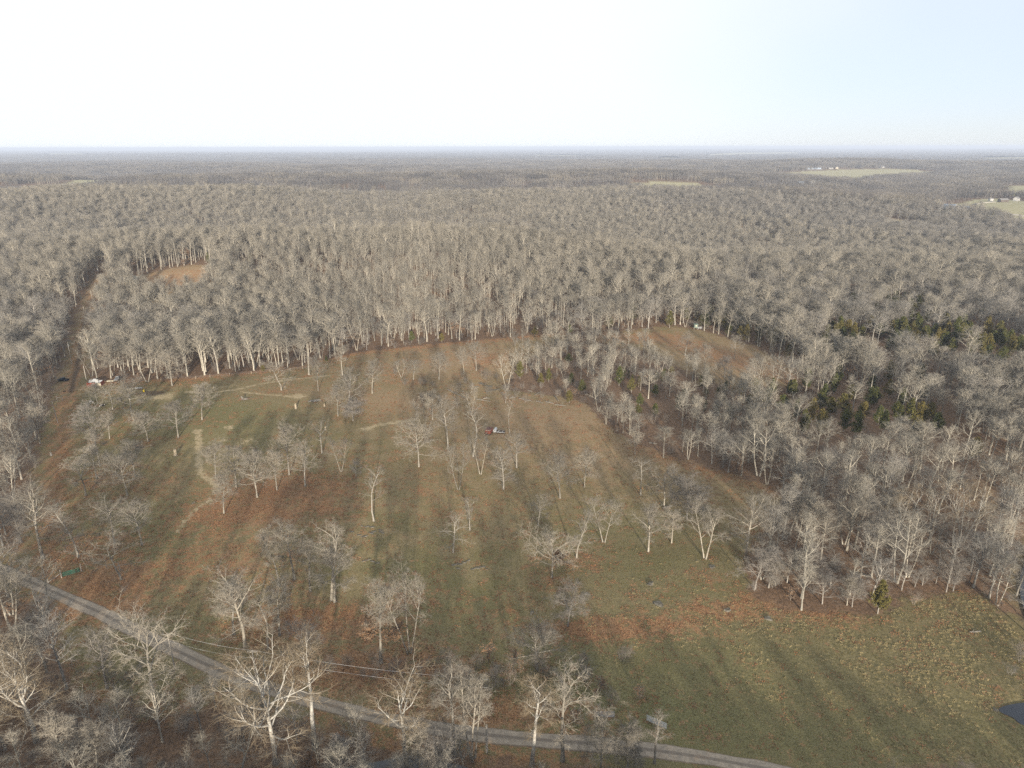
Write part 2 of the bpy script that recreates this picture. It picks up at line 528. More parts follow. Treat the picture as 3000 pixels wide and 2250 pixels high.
def put(name, me, parent=None, loc=(0, 0, 0), rz=0., scale=None):
    o = bpy.data.objects.new(name, me)
    COL.objects.link(o)
    o.location = loc
    if rz: o.rotation_euler = (0, 0, rz)
    if scale is not None: o.scale = scale
    if parent: o.parent = parent
    return o

def empty(name, loc, rz=0., scale=None):
    o = put(name, None, None, loc, rz, scale)
    o.empty_display_size = .5
    return o

def points_object(name, pts, rz, sc, vi, protos):
    """one object whose geometry nodes set a prototype mesh on every point"""
    me = bpy.data.meshes.new(name)
    pts = np.ascontiguousarray(pts, np.float32)
    me.vertices.add(len(pts)); me.vertices.foreach_set('co', pts.ravel())
    a = me.attributes.new('rz', 'FLOAT_VECTOR', 'POINT'); z = np.zeros((len(pts), 3), np.float32); z[:, 2] = rz; a.data.foreach_set('vector', z.ravel())
    a = me.attributes.new('sc', 'FLOAT_VECTOR', 'POINT'); a.data.foreach_set('vector', np.ascontiguousarray(sc, np.float32).ravel())
    a = me.attributes.new('vi', 'INT', 'POINT'); a.data.foreach_set('value', np.ascontiguousarray(vi, np.int32))
    o = put(name, me)
    pc = bpy.data.collections.new(name + '_kinds')
    for i, pm in enumerate(protos):
        pc.objects.link(bpy.data.objects.new('%s_kind_%02d' % (name, i), pm))
    g = bpy.data.node_groups.new(name + '_nodes', 'GeometryNodeTree')
    g.interface.new_socket('Geometry', in_out='INPUT', socket_type='NodeSocketGeometry')
    g.interface.new_socket('Geometry', in_out='OUTPUT', socket_type='NodeSocketGeometry')
    gi, go = g.nodes.new('NodeGroupInput'), g.nodes.new('NodeGroupOutput')
    ip = g.nodes.new('GeometryNodeInstanceOnPoints')
    ci = g.nodes.new('GeometryNodeCollectionInfo')
    ci.inputs['Collection'].default_value = pc
    ci.inputs['Separate Children'].default_value = True
    ci.inputs['Reset Children'].default_value = True
    ip.inputs['Pick Instance'].default_value = True
    def na(n, t):
        x = g.nodes.new('GeometryNodeInputNamedAttribute'); x.data_type = t; x.inputs['Name'].default_value = n
        return next(s for s in x.outputs if s.enabled and s.name == 'Attribute')
    er = g.nodes.new('FunctionNodeEulerToRotation')
    L = g.links.new
    L(gi.outputs[0], ip.inputs['Points']); L(ci.outputs[0], ip.inputs['Instance'])
    L(na('vi', 'INT'), ip.inputs['Instance Index'])
    L(na('rz', 'FLOAT_VECTOR'), er.inputs[0]); L(er.outputs[0], ip.inputs['Rotation'])
    L(na('sc', 'FLOAT_VECTOR'), ip.inputs['Scale'])
    L(ip.outputs[0], go.inputs[0])
    md = o.modifiers.new('scatter', 'NODES'); md.node_group = g
    return o

def box(acc, c, s, rz=0., m=0, tilt=None):
    """box with centre c, full size s"""
    x, y, z = s[0] / 2, s[1] / 2, s[2] / 2
    V = np.array([[-x, -y, -z], [x, -y, -z], [x, y, -z], [-x, y, -z], [-x, -y, z], [x, -y, z], [x, y, z], [-x, y, z]])
    M = Matrix.Rotation(rz, 3, 'Z')
    if tilt: M = M @ Matrix.Rotation(tilt[1], 3, tilt[0])
    V = V @ np.array(M).T + np.array(c)
    acc.add(V, [[0, 3, 2, 1], [4, 5, 6, 7], [0, 1, 5, 4], [1, 2, 6, 5], [2, 3, 7, 6], [3, 0, 4, 7]], None, .7, m)

def rod(acc, a, b, r, sides=6, r2=None, m=0, thick=.7):
    a, b = np.array(a, float), np.array(b, float)
    P = np.stack([a, b])[None]
    R = np.array([[r, r if r2 is None else r2]])
    base = acc.n
    tubes(acc, P, R, sides, thick, m, cone=False)
    # end caps
    acc.add(np.concatenate([acc.V[-1][:sides], [a]]), None, [[(k + 1) % sides, k, sides] for k in range(sides)], thick, m)
    acc.add(np.concatenate([acc.V[-2][sides:2 * sides], [b]]), None, [[k, (k + 1) % sides, sides] for k in range(sides)], thick, m)

def part(name, acc, m, parent, smooth=False):
    return put(name, acc.build(name, m if isinstance(m, (list, tuple)) else [m], smooth), parent)


# ------------------------------------------------------------------ the trees one can tell apart
# (base x, base y, top y, crown width in photograph pixels, kind, label)
CAT = [
 # green knoll and its edge
 (591, 1230, 1125, 72, 'oak', 'lone bare oak on the green knoll below the straw path fork'),
 (521, 1282, 1172, 78, 'oak', 'round-crowned bare oak on the knoll just uphill of the tall pale stump'),
 (432, 1293, 1197, 84, 'wide', 'bare oak with wide low side limbs uphill of the pale stump'),
 (385, 1220, 1114, 92, 'wide', 'spreading bare oak in front of the white feed trough'),
 (329, 1201, 1121, 62, 'gnarl', 'crooked bare oak between the two black cattle'),
 (284, 1182, 1122, 48, 'oak', 'slim bare oak right beside the black and white cow'),
 (503, 1130, 1034, 78, 'oak', 'bare oak standing forward of the wood at the grass edge beyond the mud'),
 (430, 1119, 1009, 74, 'fork', 'forked bare oak at the wood edge behind the white trough'),
 (324, 1108, 1005, 68, 'oak', 'bare oak beside the white pickup truck'),
 (371, 1452, 1325, 104, 'wide', 'pale leaning oak in brown leaf litter downhill of the tall pale stump'),
 (394, 1396, 1287, 84, 'oak', 'bare oak with a thin crown next to the pale leaning oak'),
 (320, 1286, 1204, 44, 'oak', 'small bare oak at the edge of the dome-crowned tree'),
 (275, 1290, 1186, 84, 'dense', 'dome-crowned tree of fine grey twigs near the cattle'),
 (282, 1403, 1300, 72, 'oak', 'slender-trunked bare oak beside the rutted farm lane'),
 (291, 1367, 1258, 50, 'tall', 'thin upright tree behind the slender-trunked lane oak'),
 (250, 1452, 1332, 92, 'gnarl', 'crooked pale oak leaning over the rutted farm lane'),
 (655, 1504, 1389, 76, 'oak', 'bare oak standing just above the narrow dirt trail'),
 (752, 1457, 1316, 108, 'wide', 'broad bare oak on orange leaf litter at the head of the grove'),
 (691, 1428, 1305, 76, 'oak', 'bare oak behind the narrow trail at the grove edge'),
 (631, 1401, 1295, 62, 'oak', 'bare oak rooted where the worn trail bends'),
 (124, 1636, 1414, 128, 'wide', 'large grey oak above the green gate, nearest the farm lane'),
 (228, 1633, 1475, 78, 'column', 'white-trunked columnar tree with fine side twigs above the green gate'),
 (414, 1597, 1465, 82, 'oak', 'bare oak with an oval twiggy crown at the shaded bank top'),
 (353, 1699, 1568, 146, 'gnarl', 'low crooked pale tree with drooping limbs beside the green gate'),
 (334, 1592, 1455, 78, 'oak', 'bare tree rising behind the low crooked tree by the gate'),
 (62, 1405, 1273, 104, 'pale', 'pale heavy-limbed oak at the far left of the pasture'),
 (116, 1300, 1193, 64, 'oak', 'bare oak alone beside the lower lane utility pole'),
 (81, 1251, 1150, 84, 'gnarl', 'crooked bare oak behind the lower lane utility pole'),
 (96, 1193, 1070, 78, 'oak', 'bare oak by the timber gate frame on the lane'),
 (60, 1590, 1440, 120, 'dense', 'twiggy grey tree at the left border above the road'),
 (47, 1217, 1130, 50, 'oak', 'small bare oak near the timber gate frame at the border'),
 # middle of the pasture
 (823, 1143, 1055, 76, 'gnarl', 'bare oak with a crooked crown straddling the straw path'),
 (931, 1145, 1045, 44, 'oak', 'narrow bare oak near the end of the straw path'),
 (1002, 1100, 1012, 46, 'tall', 'tall slim oak in front of the dark wood edge'),
 (1089, 1153, 1055, 52, 'oak', 'bare oak standing alone on the brown slope under the wood'),
 (989, 1219, 1125, 52, 'oak', 'small bare oak at the foot of the middle clump'),
 (1022, 1210, 1080, 78, 'pale', 'tallest pale oak of the clump on the brown slope'),
 (1033, 1234, 1168, 56, 'dense', 'low round twiggy tree under the middle clump'),
 (942, 1328, 1232, 78, 'dead', 'dead oak with flat antler-like limbs on open grass'),
 (998, 1382, 1287, 56, 'fork', 'bare oak with a split leader beside the sapling'),
 (1042, 1398, 1350, 30, 'sap', 'small sapling alone on open grass'),
 (1094, 1527, 1375, 66, 'pole', 'tall slender oak with drooping tips above the rock ledges'),
 (893, 1424, 1295, 74, 'pale', 'pale crooked oak at the east end of the orange-littered grove'),
 (846, 1391, 1245, 78, 'oak', 'tallest oak at the back of the orange-littered grove'),
 (810, 1436, 1320, 64, 'oak', 'bare oak in the middle of the orange-littered grove'),
 (1226, 1368, 1230, 106, 'wide', 'bare oak with long sweeping side limbs nearest below the sandy path'),
 (1239, 1265, 1160, 46, 'fork', 'narrow forked oak standing on the sandy path'),
 (1266, 1230, 1140, 52, 'oak', 'bare oak at the far end of the sandy path'),
 (1311, 1313, 1163, 78, 'pale', 'tall straight pale oak with an even crown near the red wagon'),
 (1385, 1337, 1190, 66, 'pole', 'tall thin oak beside the red wagon'),
 (1380, 1218, 1132, 42, 'fork', 'two-pronged pale tree behind the red wagon'),
 (1342, 1435, 1305, 66, 'fork', 'double-trunked pale oak downhill of the red wagon'),
 (1406, 1389, 1270, 50, 'fork', 'close pair of slim pale trunks downhill of the red wagon'),
 (1474, 1433, 1318, 72, 'column', 'straight oak with even level side twigs on green grass'),
 (1375, 1554, 1456, 38, 'pole', 'thin tree just behind the dead white oak'),
 (1326, 1619, 1508, 92, 'deadw', 'dead white oak with drooping bleached limbs on open grass'),
 (1358, 1096, 1020, 36, 'oak', 'smaller of two oaks standing in the upper orange clearing'),
 (1394, 1086, 1001, 52, 'pale', 'larger of two oaks standing in the upper orange clearing'),
 (1285, 1112, 1035, 58, 'oak', 'arched bare oak at the brushy creek head'),
 (1175, 1105, 1055, 42, 'fork', 'small V-shaped tree at the brushy creek head'),
 (1210, 1113, 1055, 46, 'oak', 'small bare oak among cut logs at the creek head'),
 (904, 1098, 980, 62, 'tall', 'tall oak at the wood edge above the end of the straw path'),
 (1512, 1370, 1265, 74, 'pale', 'bare oak with open curved limbs below the leaning pole tree'),
 (1492, 1270, 1165, 28, 'pole', 'slender leaning white tree with almost no limbs by the scrap pile'),
 (1639, 1460, 1328, 82, 'oak', 'oval-crowned bare oak in the open middle pasture'),
 (1711, 1427, 1320, 76, 'wide', 'broad bare oak next to the oval-crowned one in the middle pasture'),
 (1876, 1451, 1345, 60, 'onesd', 'gnarled dead oak with drooping limbs on one side'),
 (1859, 1331, 1257, 46, 'oak', 'small oak standing off the end of the island wood'),
 (1944, 1482, 1365, 90, 'gnarl', 'broken oak with a fallen limb at its foot'),
 (2011, 1521, 1395, 104, 'dense', 'dense round-crowned grey tree behind the broken oak'),
 (1575, 1540, 1445, 76, 'gnarl', 'small open-limbed oak alone above the big russet oak'),
 (1774, 1243, 1180, 62, 'fork', 'V-shaped cluster of pale stems at the tip of the island wood'),
 (1848, 1255, 1185, 42, 'oak', 'single oak beside the V-shaped cluster of pale stems'),
 (1480, 1181, 1125, 32, 'sap', 'small tree among rocks at the creek head'),
 (1942, 1340, 1250, 52, 'tall', 'bare oak at the corner where the island wood meets the pasture'),
 (2150, 1051, 983, 40, 'pale', 'lone pale oak on the upper strip clearing'),
 (2006, 1042, 972, 48, 'pale', 'pale oak below the green stand in the strip clearing'),
 (2036, 1083, 1020, 36, 'tall', 'slim tree in the middle of the strip clearing'),
 (2121, 1105, 1045, 46, 'dense', 'round twiggy tree at the lower side of the strip clearing'),
 (2062, 1080, 1010, 40, 'fork', 'thin two-stemmed tree in the strip clearing'),
 (2215, 1100, 1035, 44, 'oak', 'bare tree at the lower end of the strip clearing'),
 # right part of the pasture
 (1688, 1634, 1506, 98, 'gnarl', 'gnarled pale oak with crooked twisting limbs behind the big russet oak'),
 (1616, 1692, 1560, 160, 'oakleaf', 'big spreading oak with russet leaves in its lower crown'),
 (1768, 1589, 1456, 88, 'fork', 'V-trunked bare oak on green grass'),
 (1898, 1616, 1480, 88, 'oak', 'single straight oak on green grass between forked oaks'),
 (1966, 1591, 1490, 58, 'oak', 'smaller oak just behind the single straight oak'),
 (2064, 1636, 1482, 102, 'fork', 'large double-trunked pale oak at the east of the green pasture'),
 (2182, 1640, 1442, 118, 'wide', 'heavy-limbed oak at the corner of the east wood'),
 (2253, 1620, 1455, 92, 'pale', 'tall pale oak just inside the corner of the east wood'),
 (2209, 1727, 1607, 112, 'weep', 'low tree with drooping twig curtain over orange leaves'),
 (2250, 1722, 1615, 80, 'weep', 'leaning twin beside the low drooping tree'),
 (1662, 1835, 1728, 100, 'weep', 'dense drooping grey tree below the big russet oak'),
 (1571, 1960, 1816, 142, 'wide', 'broad crooked oak at the corner of the shaded grass field'),
 (2313, 1567, 1440, 90, 'pale', 'thick leaning pale trunk in the front row of the east wood'),
 (2377, 1617, 1470, 86, 'tall', 'straight pale trunk third along the front of the east wood'),
 (2479, 1612, 1455, 80, 'tall', 'straight pale trunk in the centre of the east wood front'),
 (2502, 1607, 1440, 84, 'tall', 'close companion of the centre trunk in the east wood front'),
 (2402, 1644, 1500, 84, 'oak', 'leaning trunk at the very edge of the east wood'),
 (2581, 1629, 1520, 96, 'weep', 'bent grey tree arching over the east wood edge'),
 (2646, 1570, 1440, 120, 'sycs', 'big Y-forked white tree in the east wood front'),
 (2718, 1594, 1450, 110, 'deadw', 'broken white tree with jagged limbs in the east wood'),
 (2815, 1587, 1420, 130, 'syc3', 'cluster of leaning white trunks near the creek'),
 (2355, 1714, 1600, 76, 'dense', 'slim grey tree in front of the east wood over red leaves'),
 (2270, 1716, 1640, 60, 'oak', 'small leaning tree beside the drooping pair'),
 (2596, 1672, 1585, 104, 'weep', 'fan-shaped leaning tree of fine twigs behind the cedar'),
 (2519, 1700, 1610, 110, 'deadw', 'bleached fallen-top tree with bare white limbs beside the field cedar'),
 (2407, 1769, 1680, 90, 'dense', 'small bushy tree in tan grass at the wood corner'),
 (2479, 1773, 1685, 62, 'oak', 'small dark-twigged tree beside the field cedar'),
 (2494, 1778, 1690, 60, 'dense', 'second small dark-twigged tree touching the field cedar'),
 (2678, 1719, 1665, 36, 'sap', 'first young tree of the row at the tan grass edge'),
 (2700, 1714, 1650, 40, 'sap', 'second young tree of the row at the tan grass edge'),
 (2740, 1709, 1640, 36, 'sap', 'bent young tree alone at the tan grass edge'),
 (2770, 1734, 1645, 46, 'sap', 'young tree standing lowest at the tan grass edge'),
 (2790, 1731, 1640, 50, 'sap', 'bushy young tree at the tan grass edge'),
 (2838, 1706, 1610, 54, 'sap', 'thicket-edge young tree nearest the creek bank'),
 (2976, 1744, 1605, 60, 'pole', 'tall slim tree on the creek bank'),
 # lower slope and road side
 (1198, 1913, 1675, 128, 'forkt', 'tall twin-trunked pale oak above the shaded roadside bank'),
 (1115, 1942, 1718, 108, 'oakleaf', 'bare oak with a skirt of orange leaves beside the tall twin-trunked oak'),
 (970, 1758, 1512, 70, 'lean', 'tall oak leaning out of the lower grove'),
 (980, 1764, 1590, 112, 'wide', 'broad bare oak at the foot of the tall leaning oak'),
 (861, 1698, 1530, 84, 'oak', 'bare oak in the lower grove with russet ground below'),
 (908, 1733, 1590, 52, 'tall', 'slim straight tree in the lower grove'),
 (816, 1718, 1560, 64, 'oak', 'bare oak at the upper side of the lower grove'),
 (717, 1897, 1680, 128, 'wide', 'large pale oak with arched limbs beside the power line'),
 (684, 1859, 1690, 74, 'pale', 'slim pale oak behind the large arched oak'),
 (784, 1902, 1752, 78, 'gnarl', 'crooked oak behind the crossarm pole'),
 (818, 1862, 1690, 74, 'oak', 'upright oak at the lower end of the grove'),
 (890, 1931, 1810, 108, 'greyt', 'grey shaded tree with a bare bowl-shaped crown'),
 (807, 2236, 1905, 300, 'syc1', 'huge white sycamore with long arching limbs over the road'),
 (921, 2192, 1877, 128, 'syc2', 'upright white sycamore with a candelabra crown over the road'),
 (1189, 2236, 1931, 182, 'syc2', 'white-limbed sycamore with a fan crown below the road'),
 (1327, 2206, 1950, 112, 'pale', 'leaning pale tree at the road verge'),
 (1384, 2224, 1960, 104, 'forkt', 'group of slim pale stems beside the cut pole'),
 (1558, 2242, 1970, 124, 'syc2', 'tan fan-crowned tree with a white trunk below the road'),
 (1647, 2228, 1967, 152, 'oakdk', 'rough oak with a dark lower trunk standing at the road'),
 (1757, 2275, 2110, 116, 'fork', 'many-forked small tree below the road'),
 (1840, 2290, 2140, 80, 'oak', 'small spindly tree below the road beside the many-forked one'),
 (312, 2017, 1843, 86, 'greyt', 'slim grey tree in the dark hollow below the road'),
 (459, 2087, 1790, 192, 'wide', 'large spreading tree in front of the road utility pole'),
 (106, 2173, 1905, 205, 'syc1', 'white sycamore with twisting limbs at the lower left'),
 (35, 1845, 1660, 140, 'forkt', 'many-stemmed pale tree where the road leaves the picture'),
 (-40, 2110, 1880, 170, 'syc2', 'white sycamore cut off by the left picture edge'),
 (1450, 2010, 1955, 46, 'sap', 'thin sapling in shaded grass above the cut pole'),
 (200, 2290, 2090, 110, 'oak', 'crooked tree at the bottom edge under the white sycamore'),
 (290, 2300, 2130, 90, 'oak', 'pale thin tree at the bottom edge in the hollow'),
 (700, 2330, 2130, 150, 'gnarl', 'tree with a long curved white limb at the bottom edge'),
 (1230, 2300, 2140, 110, 'oak', 'dark-limbed tree over the creek pool at the bottom edge'),
 (1290, 2310, 2150, 90, 'dense', 'yellowish twiggy tree beside the creek pool'),
 (985, 2290, 2160, 80, 'dense', 'bushy tree at the bottom edge between the sycamores'),
 (1915, 2235, 2090, 64, 'pole', 'slim young tree in front of the open silver gate'),
]
CEDARS = [  # base x, base y, top y, width px, label
 (2569, 1798, 1694, 56, 'single dark green cedar at the edge of the tan grass field'),
 (1703, 1152, 1110, 30, 'small conical green cedar on open ground below the island wood'),
 (1666, 1180, 1142, 32, 'small round bronze cedar in front of the island wood'),
 (1522, 1110, 1055, 26, 'green cedar at the west tip of the island wood'),
 (1583, 1128, 1092, 26, 'bronze cedar between pale stems of the island wood'),
 (1606, 1120, 1076, 24, 'slim green cedar in the island wood front'),
 (1665, 1062, 1035, 24, 'cedar at the back of the island wood'),
 (1672, 1125, 1090, 26, 'olive cedar in the middle of the island wood'),
 (1812, 1130, 1070, 30, 'tall olive cedar inside the island wood'),
 (1848, 1150, 1105, 30, 'dark cedar beside the drooping island trees'),
 (1872, 1190, 1150, 28, 'green cedar under the drooping island trees'),
 (1918, 1160, 1125, 28, 'low green cedar among island twigs'),
 (1965, 1095, 1070, 22, 'dark round cedar at the back of the island'),
 (1917, 1218, 1180, 30, 'low bronze cedar at the lower island edge'),
 (1868, 1212, 1185, 26, 'small bronze bush cedar at the lower island edge'),
 (1565, 985, 955, 20, 'small cedar at the wood edge above the clearing'),
 (1205, 1004, 968, 22, 'olive cedar at the edge of the sunlit hill wood'),
 (1293, 1002, 975, 22, 'second olive cedar at the edge of the sunlit hill wood'),
 (770, 1090, 1068, 16, 'small dark cedar by the wood fence'),
 (955, 1062, 1040, 14, 'small dark cedar behind the tall slim oak'),
 (1668, 980, 950, 20, 'olive cedar where the sunlit hill wood ends'),
 (1960, 960, 908, 26, 'tall olive cedar above the strip clearing'),
 (735, 780, 740, 26, 'cedar pair tree in the wood above the glade'),
 (2210, 1150, 1105, 30, 'bronze cedar below the strip clearing'),
 (2260, 1155, 1105, 28, 'green cedar below the strip clearing'),
 (2310, 1160, 1110, 26, 'dark cedar below the strip clearing'),
 (2245, 1190, 1130, 34, 'large dark green cedar at the west of the mid wood'),
]

# resolve catalogue positions once
def place(bx, by, top, wpx):
    p = at(bx, by)
    s, c = math.sin(PITCH), math.cos(PITCH)
    d = ray(bx, top)
    z = CAM_H + d[2] * (p[1] / d[1])
    dep = p[1] * c - (p[2] - CAM_H) * s
    return p, max(z - p[2], 1.5), wpx * dep / FPX
CATP = [place(*c[:4]) for c in CAT]
CEDP = [place(*c[:4]) for c in CEDARS]

# ------------------------------------------------------------------ ground
def ground_material():
    m, nt, b = mat('ground_pasture_and_litter')
    n = N(nt)
    P = n.pos()
    big = n.noise(P, .018, 4, .6)
    mid = n.noise(P, .11, 4, .6)
    fin = n.noise(P, .9, 4, .7)
    grain = n.noise(P, 3.2, 3, .75)
    c = n.mix(n.ramp(mid, .38, .66), (.145, .122, .060), (.205, .156, .090))
    c = n.mix(n.ramp(big, .42, .66), c, (.185, .145, .080))
    c = n.mix(n.math('MULTIPLY', n.attr('green'), n.ramp(mid, .3, .6, .3, .85)), c, (.108, .112, .047))
    c = n.mix(n.math('MULTIPLY', n.attr('brown'), n.ramp(fin, .3, .7, .6, 1.)), c, (.250, .172, .105))
    # dry tussock grass
    dry = n.mix(n.ramp(fin, .35, .68), (.100, .088, .044), (.170, .138, .074))
    c = n.mix(n.math('MULTIPLY', n.attr('dry'), n.ramp(mid, .32, .58, .35, 1.)), c, dry)
    # leaf litter lies in patches and drifts
    leafn = n.math('ADD', n.math('ADD', n.attr('leaf'), n.math('MULTIPLY', n.math('SUBTRACT', n.noise(P, 1.4, 3, .7), .5), 1.1)), n.math('MULTIPLY', n.math('SUBTRACT', n.noise(P, .33, 5, .72), .5), 1.9))
    lc = n.mix(n.ramp(grain, .3, .7), (.170, .086, .048), (.315, .170, .088))
    lc = n.mix(n.ramp(mid, .4, .7), lc, (.230, .138, .080))
    c = n.mix(n.ramp(leafn, .30, .66, 0., .85), c, lc)
    # forest floor
    wf = n.math('ADD', n.attr('wood'), n.math('MULTIPLY', n.math('SUBTRACT', n.noise(P, .2, 4, .7), .5), 1.3))
    wc = n.mix(n.ramp(fin, .3, .7), (.100, .068, .047), (.190, .122, .078))
    c = n.mix(n.ramp(wf, .35, .65), c, wc)
    # bare dirt, straw and trampled mud
    dn = n.math('ADD', n.attr('straw'), n.math('MULTIPLY', n.math('SUBTRACT', n.noise(P, .55, 5, .78), .5), 2.0))
    c = n.mix(n.ramp(dn, .38, .72, 0., .92), c, n.mix(n.ramp(grain, .3, .7), (.27, .21, .125), (.36, .29, .185)))
    mn = n.math('ADD', n.attr('mud'), n.math('MULTIPLY', n.math('SUBTRACT', n.noise(P, .6, 4, .7), .5), .8))
    c = n.mix(n.ramp(mn, .4, .75, 0., .9), c, n.mix(fin, (.05, .036, .026), (.105, .076, .052)))
    # far fields
    c = n.mix(n.attr('field'), c, n.mix(n.ramp(mid, .3, .7), (.34, .30, .19), (.29, .27, .15)))
    # fine mottling of blades and leaves
    c = n.mix(1., c, n.mix(n.ramp(grain, .25, .75), (.50, .50, .50), (1.5, 1.5, 1.46)), 'MULTIPLY')
    n.link(c, b.inputs['Base Color'])
    bump = n.new('ShaderNodeBump')
    bump.inputs['Distance'].default_value = .22
    bump.inputs['Strength'].default_value = .32
    n.link(n.math('ADD', fin, n.math('MULTIPLY', grain, .45)), bump.inputs['Height'])
    n.link(bump.outputs['Normal'], b.inputs['Normal'])
    b.inputs['Specular IOR Level'].default_value = .05
    return m

GC = np.array([0., -120.])
th = np.concatenate([np.linspace(-82, -46, 24)[:-1], np.linspace(-46, 46, 390), np.linspace(46, 82, 24)[1:]])
th = np.radians(th)
rr = [40.]
while rr[-1] < 80000:
    r = rr[-1]
    rr.append(r + (8. if r < 200 else 1.7 if r < 640 else 1.7 + (r - 640) * .026))
rr = np.array(rr)
RR, TH = np.meshgrid(rr, th, indexing='ij')
GX, GY = RR * np.sin(TH) + GC[0], RR * np.cos(TH) + GC[1]
GZ = terrain(GX, GY)
op = is_open(GX, GY)

def line_mask(pts, w):
    return np.exp(-(seg_dist(GX, GY, [tuple(at(*p)[:2]) for p in pts]) / w) ** 2)
def blob_mask(px, py, sx, sy):
    p = at(px, py)
    return gau(GX, GY, p[0], p[1], sx, sy)

leaf = np.where(op, .21 + .08 * np.sin(GX / 21 + 1.7 * np.sin(GY / 17)) * np.sin(GY / 19 + GX / 47), 0.)
for (p, h, w), c in zip(CATP, CAT):
    if c[4] in ('sap', 'pole', 'dead'): continue
    k = .42 if c[0] < 1000 or c[1] > 1650 else .26
    leaf = np.maximum(leaf, k * gau(GX, GY, p[0], p[1] - 1, w * .75, w * .75))
for px, py, sx, sy, k in [(1760, 1845, 22, 6, .8), (1950, 1830, 18, 6, .6), (2120, 1790, 16, 7, .62), (2290, 1760, 16, 9, .75), (2420, 1790, 14, 8, .62), (2080, 1690, 9, 6, .5),
        (820, 1440, 34, 22, .72), (740, 1490, 34, 22, .72), (900, 1490, 26, 16, .6), (640, 1640, 34, 20, .5), (250, 1620, 30, 20, .6), (980, 1545, 26, 14, .36), (300, 1700, 26, 16, .72), (230, 1760, 26, 12, .7), (340, 1780, 14, 9, .7),
        (1190, 1760, 18, 10, .5), (1010, 1830, 26, 12, .62), (1050, 1960, 36, 12, .72), (1330, 1500, 22, 14, .36), (1260, 1440, 14, 8, .42), (1700, 1640, 14, 10, .45), (1500, 1800, 22, 16, .36),
        (1470, 1560, 20, 14, .34), (700, 1750, 24, 14, .4), (880, 1830, 30, 12, .7), (450, 1420, 24, 18, .4), (300, 1400, 20, 20, .5), (1180, 1120, 20, 10, .4), (1420, 1050, 18, 20, .5), (1300, 1680, 26, 12, .3),
        (300, 2050, 26, 16, .35), (1350, 2090, 40, 8, .7), (1700, 2130, 24, 5, .5), (2300, 1560, 22, 22, .5), (60, 1560, 30, 24, .5), (200, 1500, 24, 18, .42)]:
    leaf = np.maximum(leaf, k * blob_mask(px, py, sx, sy))
for pts, w_, k_ in [([(330, 1112), (560, 1104), (800, 1080), (960, 1048), (1060, 1028), (1250, 1008), (1480, 988), (1690, 968)], 11, .62), ([(1720, 985), (1960, 990), (2100, 1040), (2200, 1070), (2340, 1110)], 20, .62), ([(420, 830), (520, 815), (620, 800)], 30, .55), ([(1880, 1312), (2130, 1392), (2280, 1440)], 8, .5), ([(120, 1690), (150, 1480), (182, 1220), (222, 1085), (236, 985), (272, 870), (305, 800)], 7, .6), ([(0, 1980), (300, 2130), (700, 2160), (1100, 2190), (1600, 2230)], 14, .55)]:
    leaf = np.maximum(leaf, k_ * line_mask(pts, w_))
straw = np.zeros(GX.shape)
for pts, w in [([(962, 1100), (930, 1104), (850, 1112), (770, 1123), (700, 1140), (620, 1150), (545, 1149)], 1.5), ([(690, 1128), (600, 1138), (540, 1149)], 1.0),
               ([(700, 1148), (770, 1155), (840, 1160)], 1.1), ([(1062, 1258), (1110, 1245), (1165, 1236), (1215, 1230)], 2.0), ([(1215, 1230), (1270, 1228), (1320, 1224)], .9),
               ([(575, 1258), (583, 1300), (580, 1345), (585, 1385), (620, 1412), (645, 1440)], 1.7), ([(622, 1462), (590, 1480), (560, 1505), (515, 1560)], 1.1)]:
    straw = np.maximum(straw, .85 * line_mask(pts, w))
for px, py, sx, sy, k in [(868, 1161, 4.5, 4, 1.), (1075, 1256, 3, 3, .9), (670, 1252, 3, 4, .7), (655, 1288, 3, 2.5, .6), (725, 1292, 6, 4, .6), (578, 1262, 2.5, 4, .7), (470, 1163, 9, 7, .75), (720, 1262, 3, 2, .5), (460, 812, 20, 26, .42), (550, 800, 18, 20, .45), (1800, 2040, 2.5, 1.6, .6), (1850, 2068, 1.6, 1.4, .6), (1835, 2055, 2, 1, .5)]:
    straw = np.maximum(straw, k * blob_mask(px, py, sx, sy))
mud = np.maximum(np.where(GY > at(200, 1150)[1], .8, .45) * np.exp(-(seg_dist(GX, GY, LANE) / 2.4) ** 2), .75 * np.exp(-(seg_dist(GX, GY, CREEK) / 8) ** 2))
mud = np.maximum(mud, .7 * np.exp(-(seg_dist(GX, GY, LOWCREEK) / 6) ** 2))
for px, py, sx, sy, k in [(440, 1152, 9, 4, 1.), (330, 1160, 14, 12, .45), (2940, 2080, 10, 6, .55), (2540, 2085, 6, 2.5, .45)]:
    mud = np.maximum(mud, k * blob_mask(px, py, sx, sy))
green = np.zeros(GX.shape)
for px, py, sx, sy, k in [(640, 1200, 50, 34, .9), (700, 1180, 36, 20, .7), (215, 1210, 16, 20, .9), (560, 1150, 14, 8, .9), (470, 1560, 22, 22, .8), (430, 1640, 20, 16, .6), (1950, 1660, 40, 22, .5), (1840, 1560, 30, 20, .45), (2100, 1950, 60, 20, .8), (1750, 1920, 30, 14, .8),
        (1950, 2090, 60, 16, .95), (2500, 2150, 70, 14, .9), (2250, 2020, 40, 16, .9), (1290, 1760, 26, 24, .5), (600, 1850, 22, 14, .5), (1210, 1660, 16, 8, .6), (2360, 1960, 30, 14, .6), (380, 1950, 24, 20, .5), (300, 1240, 20, 14, .6)]:
    green = np.maximum(green, k * blob_mask(px, py, sx, sy))
dry = np.maximum.reduce([blob_mask(2700, 1960, 46, 34), blob_mask(2900, 1850, 40, 30), .9 * blob_mask(2250, 1850, 40, 10), .8 * blob_mask(2500, 2030, 36, 14), .9 * blob_mask(2820, 2200, 40, 10), .7 * blob_mask(1900, 1880, 26, 8)])
